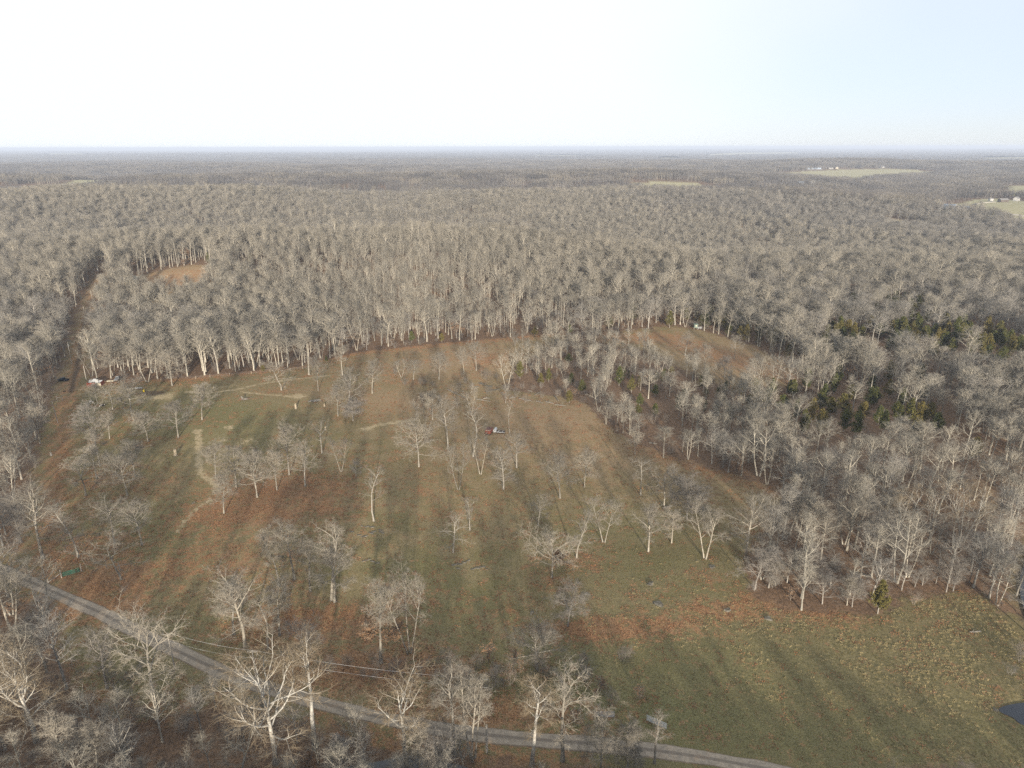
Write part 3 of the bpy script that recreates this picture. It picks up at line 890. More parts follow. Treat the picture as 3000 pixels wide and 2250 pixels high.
brown = np.maximum.reduce([blob_mask(1600, 1230, 60, 40), blob_mask(1350, 1050, 60, 60), .9 * blob_mask(1200, 1180, 50, 26), .8 * blob_mask(1800, 1330, 50, 26), .9 * blob_mask(2150, 1060, 60, 60), .6 * blob_mask(1450, 1330, 40, 20), .6 * blob_mask(2100, 1400, 40, 24), .6 * blob_mask(900, 1150, 50, 16), blob_mask(500, 815, 60, 60)])
fld = np.zeros(GX.shape, bool)
for f in (FIELD_W, FIELD_E, FIELD_R, FIELD_M, FIELD_N, FIELD_K):
    fld |= in_poly(GX, GY, f)
FAR_FIELDS = [world_poly(q) for q in ([(2060, 459), (2180, 455), (2350, 451), (2330, 446), (2150, 447), (2080, 451)], [(1555, 459), (1700, 459), (1740, 456), (1560, 453)],
     [(120, 455), (240, 454), (270, 450), (140, 449)], [(1200, 482), (1228, 482), (1225, 478), (1195, 478)], [(2870, 470), (3080, 468), (3080, 460), (2880, 462)], [(1920, 467), (1990, 467), (1980, 462), (1930, 462)], [(420, 444), (560, 443), (540, 440), (440, 441)])]
for f in FAR_FIELDS:
    fld |= in_poly(GX, GY, f)
nr, nc = GX.shape
woodf = (~op).astype(float)
for _ in range(3):                   # the wood floor thins out into the grass over some metres
    for ax in (0, 1):
        woodf = (np.roll(woodf, 1, ax) + woodf + np.roll(woodf, -1, ax) + np.roll(woodf, 2, ax) + np.roll(woodf, -2, ax)) / 5
ii = np.arange(nr * nc).reshape(nr, nc)
Q = np.stack([ii[:-1, :-1], ii[:-1, 1:], ii[1:, 1:], ii[1:, :-1]], -1).reshape(-1, 4)[:, ::-1]
gm = mesh_from('ground', np.stack([GX, GY, GZ], -1).reshape(-1, 3), Q, None, [ground_material()], smooth=True,
    attrs={'leaf': leaf.ravel(), 'straw': straw.ravel(), 'mud': mud.ravel(), 'green': green.ravel(), 'dry': dry.ravel(), 'brown': brown.ravel(),
           'wood': woodf.ravel(), 'field': fld.ravel().astype(float)})
tag(put('ground', gm), 'rolling pasture and forest floor reaching to the horizon', kind='structure')

# ------------------------------------------------------------------ gravel road
def smooth_line(pts, step):
    pts = np.array(pts, float)
    for _ in range(3):      # corner cutting
        a, b = pts[:-1], pts[1:]
        q = np.empty((2 * len(a), 2)); q[0::2] = .75 * a + .25 * b; q[1::2] = .25 * a + .75 * b
        pts = np.vstack([pts[:1], q, pts[-1:]])
    d = np.r_[0, np.cumsum(np.hypot(*np.diff(pts, axis=0).T))]
    s = np.arange(0, d[-1], step)
    return np.stack([np.interp(s, d, pts[:, 0]), np.interp(s, d, pts[:, 1])], 1)

def strip(name, line, width, nx, m, lift, rag, seed, label, crown=.0):
    rng = np.random.default_rng(seed)
    c = smooth_line(line, .8)
    t = unit(np.gradient(c, axis=0)); nrm = np.stack([-t[:, 1], t[:, 0]], 1)
    u = np.linspace(-1, 1, nx)
    w = width / 2 * (1 + rag * np.convolve(rng.normal(0, 1, len(c) + 8), np.ones(9) / 3, 'valid'))
    w2 = width / 2 * (1 + rag * np.convolve(rng.normal(0, 1, len(c) + 8), np.ones(9) / 3, 'valid'))
    W = np.where(u[None] < 0, w[:, None], w2[:, None])
    X = c[:, None, 0] + nrm[:, None, 0] * u * W; Y = c[:, None, 1] + nrm[:, None, 1] * u * W
    # sits on the highest ground across its width so that it never sinks into it
    Z = terrain(X, Y) + lift + crown * (1 - u[None] ** 2)
    Z[:, 0] -= lift + .12; Z[:, -1] -= lift + .12
    n_, k = X.shape
    i = np.arange(n_ * k).reshape(n_, k)
    Q = np.stack([i[:-1, :-1], i[:-1, 1:], i[1:, 1:], i[1:, :-1]], -1).reshape(-1, 4)[:, ::-1]
    me = mesh_from(name, np.stack([X, Y, Z], -1).reshape(-1, 3), Q, None, [m], attrs={'across': np.broadcast_to(u, X.shape).ravel()})
    return tag(put(name, me), label, kind='structure')

def road_material():
    m, nt, b = mat('gravel')
    n = N(nt); P = n.pos()
    a = n.math('ABSOLUTE', n.attr('across'))
    f = n.noise(P, 1.1, 5, .7); g = n.noise(P, 5., 3, .7)
    c = n.mix(n.ramp(f, .3, .7), (.22, .185, .145), (.34, .285, .22))
    cen = n.math('ADD', n.ramp(a, .05, .42, 1., 0.), n.math('MULTIPLY', n.math('SUBTRACT', f, .5), 1.6))
    c = n.mix(n.ramp(cen, .45, .9, 0., .75), c, (.135, .112, .09))
    edge = n.math('ADD', n.ramp(a, .62, .98), n.math('MULTIPLY', n.math('SUBTRACT', f, .5), 1.7))
    c = n.mix(n.ramp(edge, .35, .8, 0., .8), c, (.13, .095, .065))
    c = n.mix(n.ramp(n.noise(P, .25, 4, .6), .55, .72, 0., .5), c, (.34, .235, .15))
    c = n.mix(1., c, n.mix(g, (.75, .75, .75), (1.25, 1.25, 1.25)), 'MULTIPLY')
    n.link(c, b.inputs['Base Color'])
    bp = n.new('ShaderNodeBump'); bp.inputs['Distance'].default_value = .08; bp.inputs['Strength'].default_value = .6
    n.link(n.math('ADD', f, g), bp.inputs['Height']); n.link(bp.outputs['Normal'], b.inputs['Normal'])
    return m
strip('gravel_road', ROAD, 4.0, 17, road_material(), .07, .07, 3, 'pale gravel road crossing the shaded foreground', .06)

FARROAD = [tuple(at(*p)[:2]) for p in [(2740, 610), (2800, 611), (2850, 613), (2900, 619), (2950, 626), (3000, 633), (3120, 650)]]
FARSPUR = [tuple(at(*p)[:2]) for p in [(2852, 612), (2848, 603), (2856, 598), (2880, 594), (2910, 592)]]
def far_gravel():
    return flat_mat('far_gravel', (.42, .37, .30), .95, var=.12, scale=.05)
FG = far_gravel()
strip('farm_road', FARROAD, 12, 5, FG, .5, .03, 4, 'pale road passing the blue-roofed farm')
strip('farm_drive', FARSPUR, 9, 5, FG, .9, .03, 5, 'curved drive climbing from the blue-roofed farm')

# ------------------------------------------------------------------ water
def water_material():
    m, nt, b = mat('still_water')
    n = N(nt)
    b.inputs['Base Color'].default_value = (.018, .022, .028, 1)
    b.inputs['Roughness'].default_value = .06
    b.inputs['Specular IOR Level'].default_value = .5
    bp = n.new('ShaderNodeBump'); bp.inputs['Distance'].default_value = .02; bp.inputs['Strength'].default_value = .25
    n.link(n.noise(n.pos(), 1.5, 3, .6), bp.inputs['Height']); n.link(bp.outputs['Normal'], b.inputs['Normal'])
    return m
WATER = water_material()
def water(name, line, width, z, label):
    c = smooth_line(line, 2.0)
    t = unit(np.gradient(c, axis=0)); nrm = np.stack([-t[:, 1], t[:, 0]], 1)
    u = np.linspace(-1, 1, 5)
    X = c[:, None, 0] + nrm[:, None, 0] * u * width / 2; Y = c[:, None, 1] + nrm[:, None, 1] * u * width / 2
    i = np.arange(X.size).reshape(X.shape)
    Q = np.stack([i[:-1, :-1], i[:-1, 1:], i[1:, 1:], i[1:, :-1]], -1).reshape(-1, 4)[:, ::-1]
    base = terrain(c[:, 0], c[:, 1])
    Z = np.broadcast_to((np.convolve(np.pad(base, 6, 'edge'), np.ones(13) / 13, 'valid') + z)[:, None], X.shape)
    return tag(put(name, mesh_from(name, np.stack([X, Y, Z], -1).reshape(-1, 3), Q, None, [WATER])), label, kind='structure')
water('creek_water', CREEK, 5.5, .9, 'blue creek water along the right border')
water('pool_water', LOWCREEK, 8, .7, 'dark creek pool among brush at the bottom edge')
ang = np.linspace(0, 2 * math.pi, 49)[:-1]
rng = np.random.default_rng(8)
rad = 1 + .10 * np.sin(3 * ang + 1) + .06 * np.sin(5 * ang)
PV = np.stack([POND[0] + 8.4 * rad * np.cos(ang), POND[1] + 3.3 * rad * np.sin(ang), np.full(48, float(terrain(*POND)) + .62)], 1)
PV = np.vstack([PV, [[POND[0], POND[1], PV[0, 2]]]])
tag(put('pond', mesh_from('pond', PV, None, [[k, (k + 1) % 48, 48] for k in range(48)], [WATER])), 'small dark pond in the tan grass at the right border', kind='structure')

# ------------------------------------------------------------------ haze
hz = bpy.data.materials.new('haze_air')
hz.use_nodes = True
hz.node_tree.nodes.clear()
_o = hz.node_tree.nodes.new('ShaderNodeOutputMaterial')
_v = hz.node_tree.nodes.new('ShaderNodeVolumePrincipled')
_v.inputs['Color'].default_value = (.62, .70, .85, 1)
_v.inputs['Density'].default_value = 9.0e-5
_v.inputs['Anisotropy'].default_value = 0.
hz.node_tree.links.new(_v.outputs['Volume'], _o.inputs['Volume'])
acc = Acc(); box(acc, (0, 41000, 48), (190000, 84000, 150))
tag(put('haze', acc.build('haze', [hz], False)), 'thin blue haze lying over the whole landscape', kind='stuff')

# ------------------------------------------------------------------ tree kinds
KIND = {  # parameters of the tree generator and bark
 'oak':   (dict(bare=.30, n1=18, n2=8, n3=6, n4=4), BARK_PALE),
 'wide':  (dict(bare=.26, n1=18, n2=9, n3=6, n4=4, ang=(84, 18), wig=.13, up=.06), BARK_PALE),
 'pale':  (dict(bare=.32, n1=15, n2=8, n3=6, n4=4, wig=.13), BARK_DEAD),
 'gnarl': (dict(bare=.28, n1=11, n2=7, n3=5, n4=4, ang=(88, 22), wig=.24, up=.03, bend=.08), BARK_PALE),
 'fork':  (dict(bare=.30, n1=9, n2=7, n3=6, n4=5, stems=2, fork=.2, ang=(66, 14), lead=.8), BARK_PALE),
 'forkt': (dict(bare=.40, n1=9, n2=7, n3=6, n4=5, stems=3, fork=.16, ang=(58, 12), lead=.82), BARK_PALE),
 'tall':  (dict(bare=.42, n1=13, n2=6, n3=6, n4=5, ang=(62, 10), lead=.84, up=.10), BARK_PALE),
 'dense': (dict(bare=.20, n1=16, n2=9, n3=6, n4=5, ang=(78, 16), lead=.6, up=.08), BARK_GREY),
 'greyt': (dict(bare=.25, n1=13, n2=7, n3=6, n4=4, ang=(70, 16), lead=.62, up=.1), BARK_GREY),
 'column':(dict(bare=.14, n1=46, n2=6, n3=4, n4=2, ang=(82, 34), lead=.95, wig=.07, up=.02), BARK_DEAD),
 'pole':  (dict(bare=.34, n1=12, n2=5, n3=4, n4=3, ang=(64, 14), lead=.88, up=.02, bend=.05, lean=.08, r0=.16), BARK_DEAD),
 'sap':   (dict(bare=.18, r0=.10, n1=12, n2=5, n3=5, n4=3, ang=(62, 16), lead=.7, up=.06), BARK_GREY),
 'dead':  (dict(bare=.36, n1=9, n2=6, n3=4, n4=2, ang=(80, 20), wig=.18, up=.03, lead=.66), BARK_DEAD),
 'deadw': (dict(bare=.24, n1=12, n2=6, n3=4, n4=2, ang=(84, 24), wig=.22, up=-.06, lead=.8, lean=.06), BARK_DEAD),
 'onesd': (dict(bare=.34, n1=10, n2=7, n3=5, n4=3, ang=(92, 30), wig=.26, up=-.03, lead=.86, lean=.12), BARK_DEAD),
 'weep':  (dict(bare=.24, n1=14, n2=8, n3=6, n4=5, ang=(80, 22), wig=.14, up=.02, droop=.10, lean=.1), BARK_GREY),
 'oakleaf': (dict(bare=.24, n1=15, n2=8, n3=6, n4=5, ang=(84, 18), wig=.12, leaves=(.46, 2600, .13)), BARK_PALE),
 'oakdk': (dict(bare=.34, n1=11, n2=7, n3=6, n4=5, ang=(76, 20), wig=.18), BARK_PALE),
 'lean':  (dict(bare=.46, n1=11, n2=6, n3=6, n4=5, ang=(56, 10), lead=.84, lean=.14), BARK_PALE),
 'syc1':  (dict(bare=.22, n1=13, n2=8, n3=7, n4=5, ang=(74, 18), wig=.13, up=.15, lead=.6, twl=1.2, r0=.30), BARK_SYC),
 'syc2':  (dict(bare=.34, n1=9, n2=8, n3=7, n4=5, ang=(64, 20), wig=.14, up=.13, lead=.62, twl=1.1), BARK_SYC),
 'sycs':  (dict(bare=.30, n1=8, n2=7, n3=6, n4=5, stems=2, fork=.24, ang=(70, 18), wig=.17, up=.08, lead=.8), BARK_SYC),
 'syc3':  (dict(bare=.36, n1=8, n2=7, n3=6, n4=4, stems=3, fork=.22, ang=(64, 14), wig=.15, up=.06, lead=.84), BARK_SYC),
}

def add_tree(name, label, cat, loc, rz, wood_me, crown_me, scale=None, group=None):
    e = empty(name, loc, rz, scale)
    tag(e, label, cat, group)
    put('trunk', wood_me, e); put('crown', crown_me, e)
    return e

def crown_mats(k):
    return [KIND[k][1], DEADLEAF]

NAME = {'syc1': 'sycamore_tree', 'syc2': 'sycamore_tree', 'sycs': 'sycamore_tree', 'syc3': 'sycamore_tree', 'sap': 'young_tree', 'dead': 'dead_tree', 'deadw': 'dead_tree', 'onesd': 'dead_tree'}
GROUP_OF = lambda k: 'bare trees standing in the pasture and along the road'
SHARED = {}
TRI = 0
for i, ((p, h, w), c) in enumerate(zip(CATP, CAT)):
    k = c[4]
    par, bark = KIND[k]
    near = c[1] > 1560 or k in ('dead', 'onesd')
    if near or (k, i % 2) not in SHARED:
        pr = dict(par)
        if h < 9: pr['n1'] = max(7, int(pr['n1'] * .75))
        wood, crown = tree_mesh(1000 + i, H=h, W=w, tw=2.0 if near else 2.6, **pr)
        wm, cm = wood.build('trunk', [bark]), crown.build('crown', [bark, DEADLEAF])
        TRI += wood.tris() + crown.tris()
        if not near: SHARED[(k, i % 2)] = (wm, cm, h, w)
        sc = None
    else:
        wm, cm, h0, w0 = SHARED[(k, i % 2)]
        sc = (w / w0, w / w0, h / h0)
    rz = (i * 2.399) % 6.283 if sc else 0.
    # a dip below ground hides the root collar
    add_tree(NAME.get(k, 'oak_tree'), c[5], 'tree', tuple(p), rz, wm, cm, sc, GROUP_OF(k))

# ------------------------------------------------------------------ cedars
def cedar(seed, H=6., W=3.6, n=2600):
    rng = np.random.default_rng(seed)
    wood, crown = Acc(), Acc()
    P0, R0 = curve(rng, np.array([[0, 0, -.2]]), np.array([[0, 0, 1.]]), np.array([H * .95]), 6, .02, .02, np.array([.13]), .2)
    tubes(wood, P0, R0, 6, .8)
    nb = 70
    z = rng.uniform(.08, 1., nb) ** .9
    prof = lambda z: np.clip(np.minimum((z + .10) * 3.2, 1) * (1 - z) ** .72, .03, 1)
    az = rng.uniform(0, 6.283, nb)
    lump = 1 + .25 * np.sin(2 * az + seed) + rng.normal(0, .12, nb)
    L = W / 2 * prof(z) * lump
    s = np.stack([np.zeros(nb), np.zeros(nb), z * H * .9], 1)
    d = unit(np.stack([np.cos(az), np.sin(az), np.full(nb, .55)], 1))
    P1, R1 = curve(rng, s, d, L * 1.1, 3, .08, .05, np.full(nb, .03), .3)
    tubes(wood, P1, R1, 3, .5)
    b = rng.integers(0, nb, n); t = rng.uniform(.25, 1.05, n)
    f = t * 3; i0 = np.clip(f.astype(int), 0, 2); fr = (f - i0)[:, None]
    pts = P1[b, i0] * (1 - fr) + P1[b, i0 + 1] * fr + rng.normal(0, .16 * W / 3.6, (n, 3)) + np.array([0, 0, .1])
    leafquads(crown, rng, pts, .17, 0, .5)
    return wood, crown
CED = []
for s in range(5):
    a, b_ = cedar(40 + s)
    CED.append((a.build('trunk', [BARK_GREY]), b_.build('crown', [CEDAR])))
for i, ((p, h, w), c) in enumerate(zip(CEDP, CEDARS)):
    wm, cm = CED[i % 5]
    add_tree('cedar_tree', c[4], 'tree', tuple(p), i * 1.7, wm, cm, (w / 3.6, w / 3.6, h / 6.), 'cedars among the bare trees')
rng = np.random.default_rng(77)
thick_poly = [(2420, 985), (2500, 975), (2560, 960), (2640, 955), (2800, 965), (2960, 1000), (2990, 1060), (2900, 1070), (2800, 1045), (2720, 1050), (2600, 1040), (2500, 1045), (2430, 1020)]
k = 0
cpos = []
while k < 62:
    x, y = rng.uniform(2400, 3000), rng.uniform(950, 1080)
    if not in_poly(np.array([x]), np.array([y]), thick_poly)[0]: continue
    p = at(x, y)
    if any(np.hypot(*(p - q)[:2]) < 3.6 for q in cpos): continue
    cpos.append(p); k += 1
    h, w = rng.uniform(9, 14), rng.uniform(5.4, 8.)
    wm, cm = CED[k % 5]
    add_tree('cedar_tree', ('%s cedar packed in the %s of the large cedar thicket' % ('tall' if h > 11.5 else 'short', 'west end' if x < 2600 else 'east end' if x > 2800 else 'middle')), 'tree', tuple(p), rng.uniform(0, 6), wm, cm, (w / 3.6, w / 3.6, h / 6.), 'cedar thicket of the east wood')
for x, y in [(2330, 1215), (2375, 1225), (2400, 1185), (2430, 1205), (2465, 1195), (2490, 1160), (2525, 1215), (2545, 1180), (2560, 1170), (2600, 1150), (2620, 1215), (2660, 1225), (2690, 1230), (2700, 1160), (2550, 1130), (2530, 1050), (2410, 1170), (2350, 1260), (2480, 1225), (2720, 1215), (2850, 1330), (2630, 1240), (2290, 1195), (2320, 1150), (2360, 1130), (2440, 1140), (2470, 1250), (2585, 1255), (2640, 1180), (2505, 1265), (2570, 1230), (2400, 1255), (2740, 1250), (2300, 1240), (2680, 1265), (2450, 1110), (2600, 1105), (2690, 1110)]:
    p = at(x, y + 14); h, w = rng.uniform(8, 12), rng.uniform(5, 7)
    wm, cm = CED[k % 5]; k += 1
    add_tree('cedar_tree', ('%s cedar among bare trees %s the large cedar thicket' % ('tall' if h > 10 else 'short', 'just below' if y < 1180 else 'well below')), 'tree', tuple(p), rng.uniform(0, 6), wm, cm, (w / 3.6, w / 3.6, h / 6.), 'cedars scattered below the thicket')
    cpos.append(p)
for x, y in [(2700, 820), (2160, 745), (2185, 760), (2100, 740), (2230, 790), (2380, 800), (2010, 720), (1840, 860), (1800, 875), (2350, 840), (2420, 850), (2300, 700), (2960, 900), (1950, 870), (2870, 880), (610, 760), (700, 790), (640, 775), (520, 735)]:
    p = at(x, y + 14); h, w = rng.uniform(6, 10), rng.uniform(4, 6)
    wm, cm = CED[k % 5]; k += 1
    add_tree('cedar_tree', ('distant dark cedar between grey crowns %s' % ('above the orange glade' if x < 1000 else 'behind the sunlit hill' if x < 2000 else 'in the far east wood')), 'tree', tuple(p), rng.uniform(0, 6), wm, cm, (w / 3.6, w / 3.6, h / 6.), 'distant cedars in the far wood')

# ------------------------------------------------------------------ forest scatter
FOREST_NEAR = []   # (trunk mesh, crown mesh) used by single trees of the woods
FP = [dict(H=17, W=7.4, bare=.42, n1=14, n2=7, n3=5, n4=4, ang=(54, 10), lead=.82, up=.11), dict(H=16, W=8.6, bare=.34, n1=15, n2=7, n3=5, n4=4, ang=(64, 14), up=.09),
      dict(H=18, W=6.8, bare=.48, n1=13, n2=6, n3=5, n4=4, ang=(48, 8), lead=.86, up=.10), dict(H=15, W=9.4, bare=.30, n1=14, n2=7, n3=5, n4=4, ang=(72, 16), wig=.15, up=.07),
      dict(H=16, W=8.2, bare=.34, n1=9, n2=6, n3=5, n4=4, stems=2, fork=.16, ang=(56, 12), lead=.84, up=.09), dict(H=13, W=7.2, bare=.24, n1=15, n2=7, n3=6, n4=4, ang=(64, 12), lead=.7, up=.12)]
for p in FP: p['r0'] = .0105 * p['H']
BARK_F = bark_mat('bark_forest_tan', (.345, .325, .275), (.275, .255, .213), var=.3)
BARK_G = bark_mat('bark_forest_grey', (.295, .283, .255), (.24, .227, .202), var=.34)
FB = [BARK_F, BARK_G, BARK_F, BARK_G, BARK_F, BARK_G]
for i, (p, bk) in enumerate(zip(FP, FB)):
    p = dict(p, n4=3)
    wo, cr = tree_mesh(500 + i, tw=1.6, **p)
    TRI += wo.tris() + cr.tris()
    FOREST_NEAR.append((wo.build('trunk', [bk]), cr.build('crown', [bk, DEADLEAF])))
# middle-distance kinds: same build, fewer and stouter twigs
FOREST_MID = []
for i in range(12):
    p = dict(FP[i % 6]); p['n3'], p['n4'] = 5, 2
    if i == 11: p['leaves'] = (.6, 420, .2)
    wo, cr = tree_mesh(540 + i, lod=1, tw=1.75, **p)
    TRI += wo.tris() + cr.tris()
    FOREST_MID.append(join_acc(wo, cr).build('forest_kind', [FB[i % 6] if i != 11 else BARK_GREY, DEADLEAF]))
# understory: saplings, brush and russet-leaved young oaks
SHRUBS = []
for i in range(6):
    p = dict(H=4.4, W=3.8, bare=.06, n1=6, n2=5, n3=4, n4=2, stems=3, fork=.42, ang=(46, 14), lead=.7, r0=.05, up=.05, wig=.16)
    if i in (2, 5): p.update(stems=1, H=4.2, W=2.6, bare=.15, n1=13, leaves=(1., 260, .15))
    wo, cr = tree_mesh(580 + i, lod=0, tw=1.1, **p)
    TRI += wo.tris() + cr.tris()
    SHRUBS.append(join_acc(wo, cr).build('shrub_kind', [BARK_SHRUB if i % 2 else BARK_GREY, DEADLEAF]))

rng = np.random.default_rng(2024)
def jitter_grid(x0, x1, y0, y1, s):
    gx, gy = np.meshgrid(np.arange(x0, x1, s), np.arange(y0, y1, s))
    x = gx.ravel() + rng.uniform(-.48, .48, gx.size) * s; y = gy.ravel() + rng.uniform(-.48, .48, gx.size) * s
    return x, y

def in_view(x, y, z, margin=160, top=-400, bottom=700):
    px, py = project(x, y, z)
    return (px > -margin) & (px < 3000 + margin) & (py > top) & (py < 2250 + bottom) & (y > 20)

CATXY = np.array([p[:2] for p, h, w in CATP]); CATW = np.array([w for p, h, w in CATP])
def clear_of_catalog(x, y, k=.33):
    ok = np.ones(len(x), bool)
    for (cx, cy), w in zip(CATXY, CATW):
        ok &= np.hypot(x - cx, y - cy) > np.clip(w * k, 1.5, 5.)
    return ok

x, y = jitter_grid(-1200, 1200, 60, 1450, 5.7)
r = np.hypot(x, y)
keep = (r < 1400) & ~is_open(x, y)
x, y = x[keep], y[keep]
z = terrain(x, y)
px, py = project(x, y, z)
keep = (px > -260) & (px < 3260) & (py < 2420) & ~((py > 2190) & (px > 1830))
# thinner where the photograph shows gaps in the woods
dens = np.sin(x / 47 + 2 * np.sin(y / 61)) * np.sin(y / 39 + 1.3 * np.sin(x / 53))
keep &= rng.uniform(0, 1, len(x)) < np.clip(.95 + .35 * dens, .5, 1.)
hill = gau(x, y, -110, 590, 270, 170) > .35
x, y, z, px, py, hill = (a[keep] for a in (x, y, z, px, py, hill))
keep = clear_of_catalog(x, y)
# the pasture border along the farm lane is open, with single trees
keep &= ~((px < 215) & (py > 1130) & (py < 1760)) | (rng.uniform(0, 1, len(x)) < .55)
# the front of the east wood is open underneath
keep &= ~((px > 2150) & (py > 1400) & (py < 1850)) | (rng.uniform(0, 1, len(x)) < .76)
# the riparian strip below the road and the fence-line at the left are thinner
low = (y < 135)
keep &= ~low | (rng.uniform(0, 1, len(x)) < .75)
YARD = [at(*q) for q in [(184, 1116), (344, 1113), (277, 1129), (258, 1125), (300, 1128), (322, 1119), (380, 1142), (405, 1139), (209, 1068), (251, 1114), (250, 940), (269, 882), (291, 830), (386, 836), (2036, 964)]]
for q in YARD:
    keep &= ~((np.abs(x - q[0]) < 4.5) & (y > q[1] - 42) & (y < q[1] + 5))
for i_, q in enumerate(cpos + [c_[0] for c_ in CEDP]):      # nothing tall stands right in front of a cedar
    keep &= ~((np.abs(x - q[0]) < (4.4 if i_ < 62 else 3.6)) & (y > q[1] - (52 if i_ < 62 else 34)) & (y < q[1] + 4))
island = in_poly(px, py, [(1470, 1140), (1490, 1085), (1640, 1030), (1750, 995), (1900, 1000), (2000, 1060), (2100, 1105), (2160, 1130), (2100, 1350), (1880, 1310), (1800, 1265), (1740, 1215), (1600, 1160)])
x, y, z, px, py, hill, island = (a[keep] for a in (x, y, z, px, py, hill, island))
r = np.hypot(x, y)
hs = np.clip(rng.normal(.94, .17, len(x)) + .12 * np.sin(x / 61 + y / 83), .5, 1.3) * np.where(r < 150, .62, 1.) * np.where(island, .72, 1.) * np.where(hill, 1.1, 1.)
ws = hs * rng.uniform(.85, 1.2, len(x)) * np.where(hill, .74, 1.)
rot = rng.uniform(0, 6.283, len(x))
# the trees that show largest become single objects, the rest one mass
vis = (px > -30) & (px < 3030) & (py < 2330)
order = np.argsort(np.where(vis, r, 1e9))
single = order[:150]
def wood_label(i, v):
    size = 'short' if hs[i] * FP[v]['H'] < 12.5 else 'tall' if hs[i] * FP[v]['H'] < 17.5 else 'very tall'
    form = ('slim-crowned', 'round-crowned', 'long-trunked', 'wide-crowned', 'fork-trunked', 'bushy')[v]
    if y[i] < 150: zone, gp = 'in the brushy strip below the gravel road', 'trees in the brushy strip below the road'
    elif px[i] < 420: zone, gp = ('beside the upper forest lane' if py[i] < 1150 else 'in the open border wood along the rutted lane'), 'trees of the wood along the farm lane'
    elif island[i]: zone, gp = ('at the pasture side of the island wood' if py[i] > 1170 else 'inside the island wood'), 'trees of the island wood'
    else:
        gp = 'trees of the east wood'
        zone = 'of the east wood standing near the creek' if px[i] > 2790 else 'at the front of the east wood above the tan field' if py[i] > 1580 else 'where the east wood meets the green pasture' if px[i] < 2380 else 'deep inside the east wood'
    return '%s %s bare tree %s' % (size, form, zone), gp
for i in single:
    v = int(rng.integers(0, 6))
    lb, gp = wood_label(i, v)
    add_tree('forest_tree', lb, 'tree', (x[i], y[i], z[i]), rot[i], *FOREST_NEAR[v], (ws[i], ws[i], hs[i]), gp)
mass = np.setdiff1d(np.arange(len(x)), single)
vi = rng.integers(0, 11, len(mass))
# stands: tan oaks on the hill, greyer mixed woods around it
stand = np.sin(x[mass] / 140 + 1.2 * np.sin(y[mass] / 170)) + np.sin(y[mass] / 120 + x[mass] / 260) + rng.normal(0, .5, len(mass))
vi = np.where(stand > 0, rng.choice([0, 2, 4, 6, 8, 10], len(mass)), rng.choice([1, 3, 5, 7, 9], len(mass)))
vi[hill[mass]] = rng.choice([0, 2, 6, 8], hill[mass].sum())
vi[rng.uniform(0, 1, len(mass)) < .02] = 11
evg = np.sin(x[mass] / 38 + 1.3 * np.sin(y[mass] / 57)) * np.sin(y[mass] / 44 + x[mass] / 90) - .55 + .35 * sstep(60, 260, x[mass]) - .25 * sstep(500, 1100, y[mass])
vi[(rng.uniform(0, 1, len(mass)) < np.clip(evg * 1.1, .004, .42)) & ~hill[mass] & (y[mass] > 150)] = 12
# trees behind and beneath the camera: they stand there and shade the foreground
bx, by = jitter_grid(-180, 270, -60, 92, 4.4)
bqx, bqy = project(bx, by, terrain(bx, by) + np.where(bx > 20, 21., 14.))
ok = (rng.uniform(0, 1, len(bx)) < .9) & ((bqy > 2290) | (by < 8)) & (by < np.clip(92 - (bx - 15) * .5, 25, 92) + rng.normal(0, 9, len(bx))) & (rng.uniform(0, 1, len(bx)) < np.clip(1.05 - bx / 320, .5, 1))
bx, by = bx[ok], by[ok]
fpts = np.concatenate([np.stack([x[mass], y[mass], z[mass]], 1), np.stack([bx, by, terrain(bx, by)], 1)])
fsc = np.concatenate([np.stack([ws[mass], ws[mass], hs[mass]], 1), np.repeat(rng.uniform(.6, .88, len(bx))[:, None], 3, 1)])
frz = np.concatenate([rot[mass], rng.uniform(0, 6.283, len(bx))])
fvi = np.concatenate([vi, rng.integers(0, 11, len(bx))])
cw, cc_ = cedar(47, H=9., W=6., n=1700)
for ac in (cw,): ac.qm = [q * 0 for q in ac.qm]
cc_.qm = [q * 0 + 1 for q in cc_.qm]
FOREST_MID.append(join_acc(cw, cc_).build('forest_kind', [BARK_GREY, CEDAR]))
fo = points_object('forest', fpts, frz, fsc, fvi, FOREST_MID)
tag(fo, 'dense mass of bare grey-brown winter woods covering the hills', 'forest', kind='stuff')
print('forest trees', len(fpts), 'singles', len(single))

# understory
ux, uy = jitter_grid(-420, 420, 84, 760, 5.2)
uz = terrain(ux, uy)
upx, upy = project(ux, uy, uz)
wo_ = ~is_open(ux, uy)
edge = np.zeros(len(ux), bool)
for k_ in range(8):
    edge |= is_open(ux + 9 * math.cos(k_ * .785), uy + 9 * math.sin(k_ * .785)) != ~wo_
pr_ = np.where(wo_, np.where(edge, .5, .18), 0.)
brushy = np.exp(-(seg_dist(ux, uy, CREEK) / 14) ** 2) * .9
pr_ = np.maximum(pr_, brushy * (seg_dist(ux, uy, CREEK) > 5))
roadd = seg_dist(ux, uy, ROAD)
pr_ = np.maximum(pr_, np.where((uy < 133) & (upx < 1900) & (roadd > 4.5), .8, 0))
pr_ = np.maximum(pr_, np.where((roadd > 4) & (roadd < 9) & (upx < 2000) & (uy > 100), .12, 0))
for bx_, by_, s_ in [(1230, 1120, 16), (1310, 1130, 18), (1400, 1120, 16), (1470, 1150, 12), (1330, 1160, 14), (1900, 1235, 14), (2900, 1720, 14)]:
    q = at(bx_, by_); pr_ = np.maximum(pr_, .4 * gau(ux, uy, q[0], q[1], s_, s_))
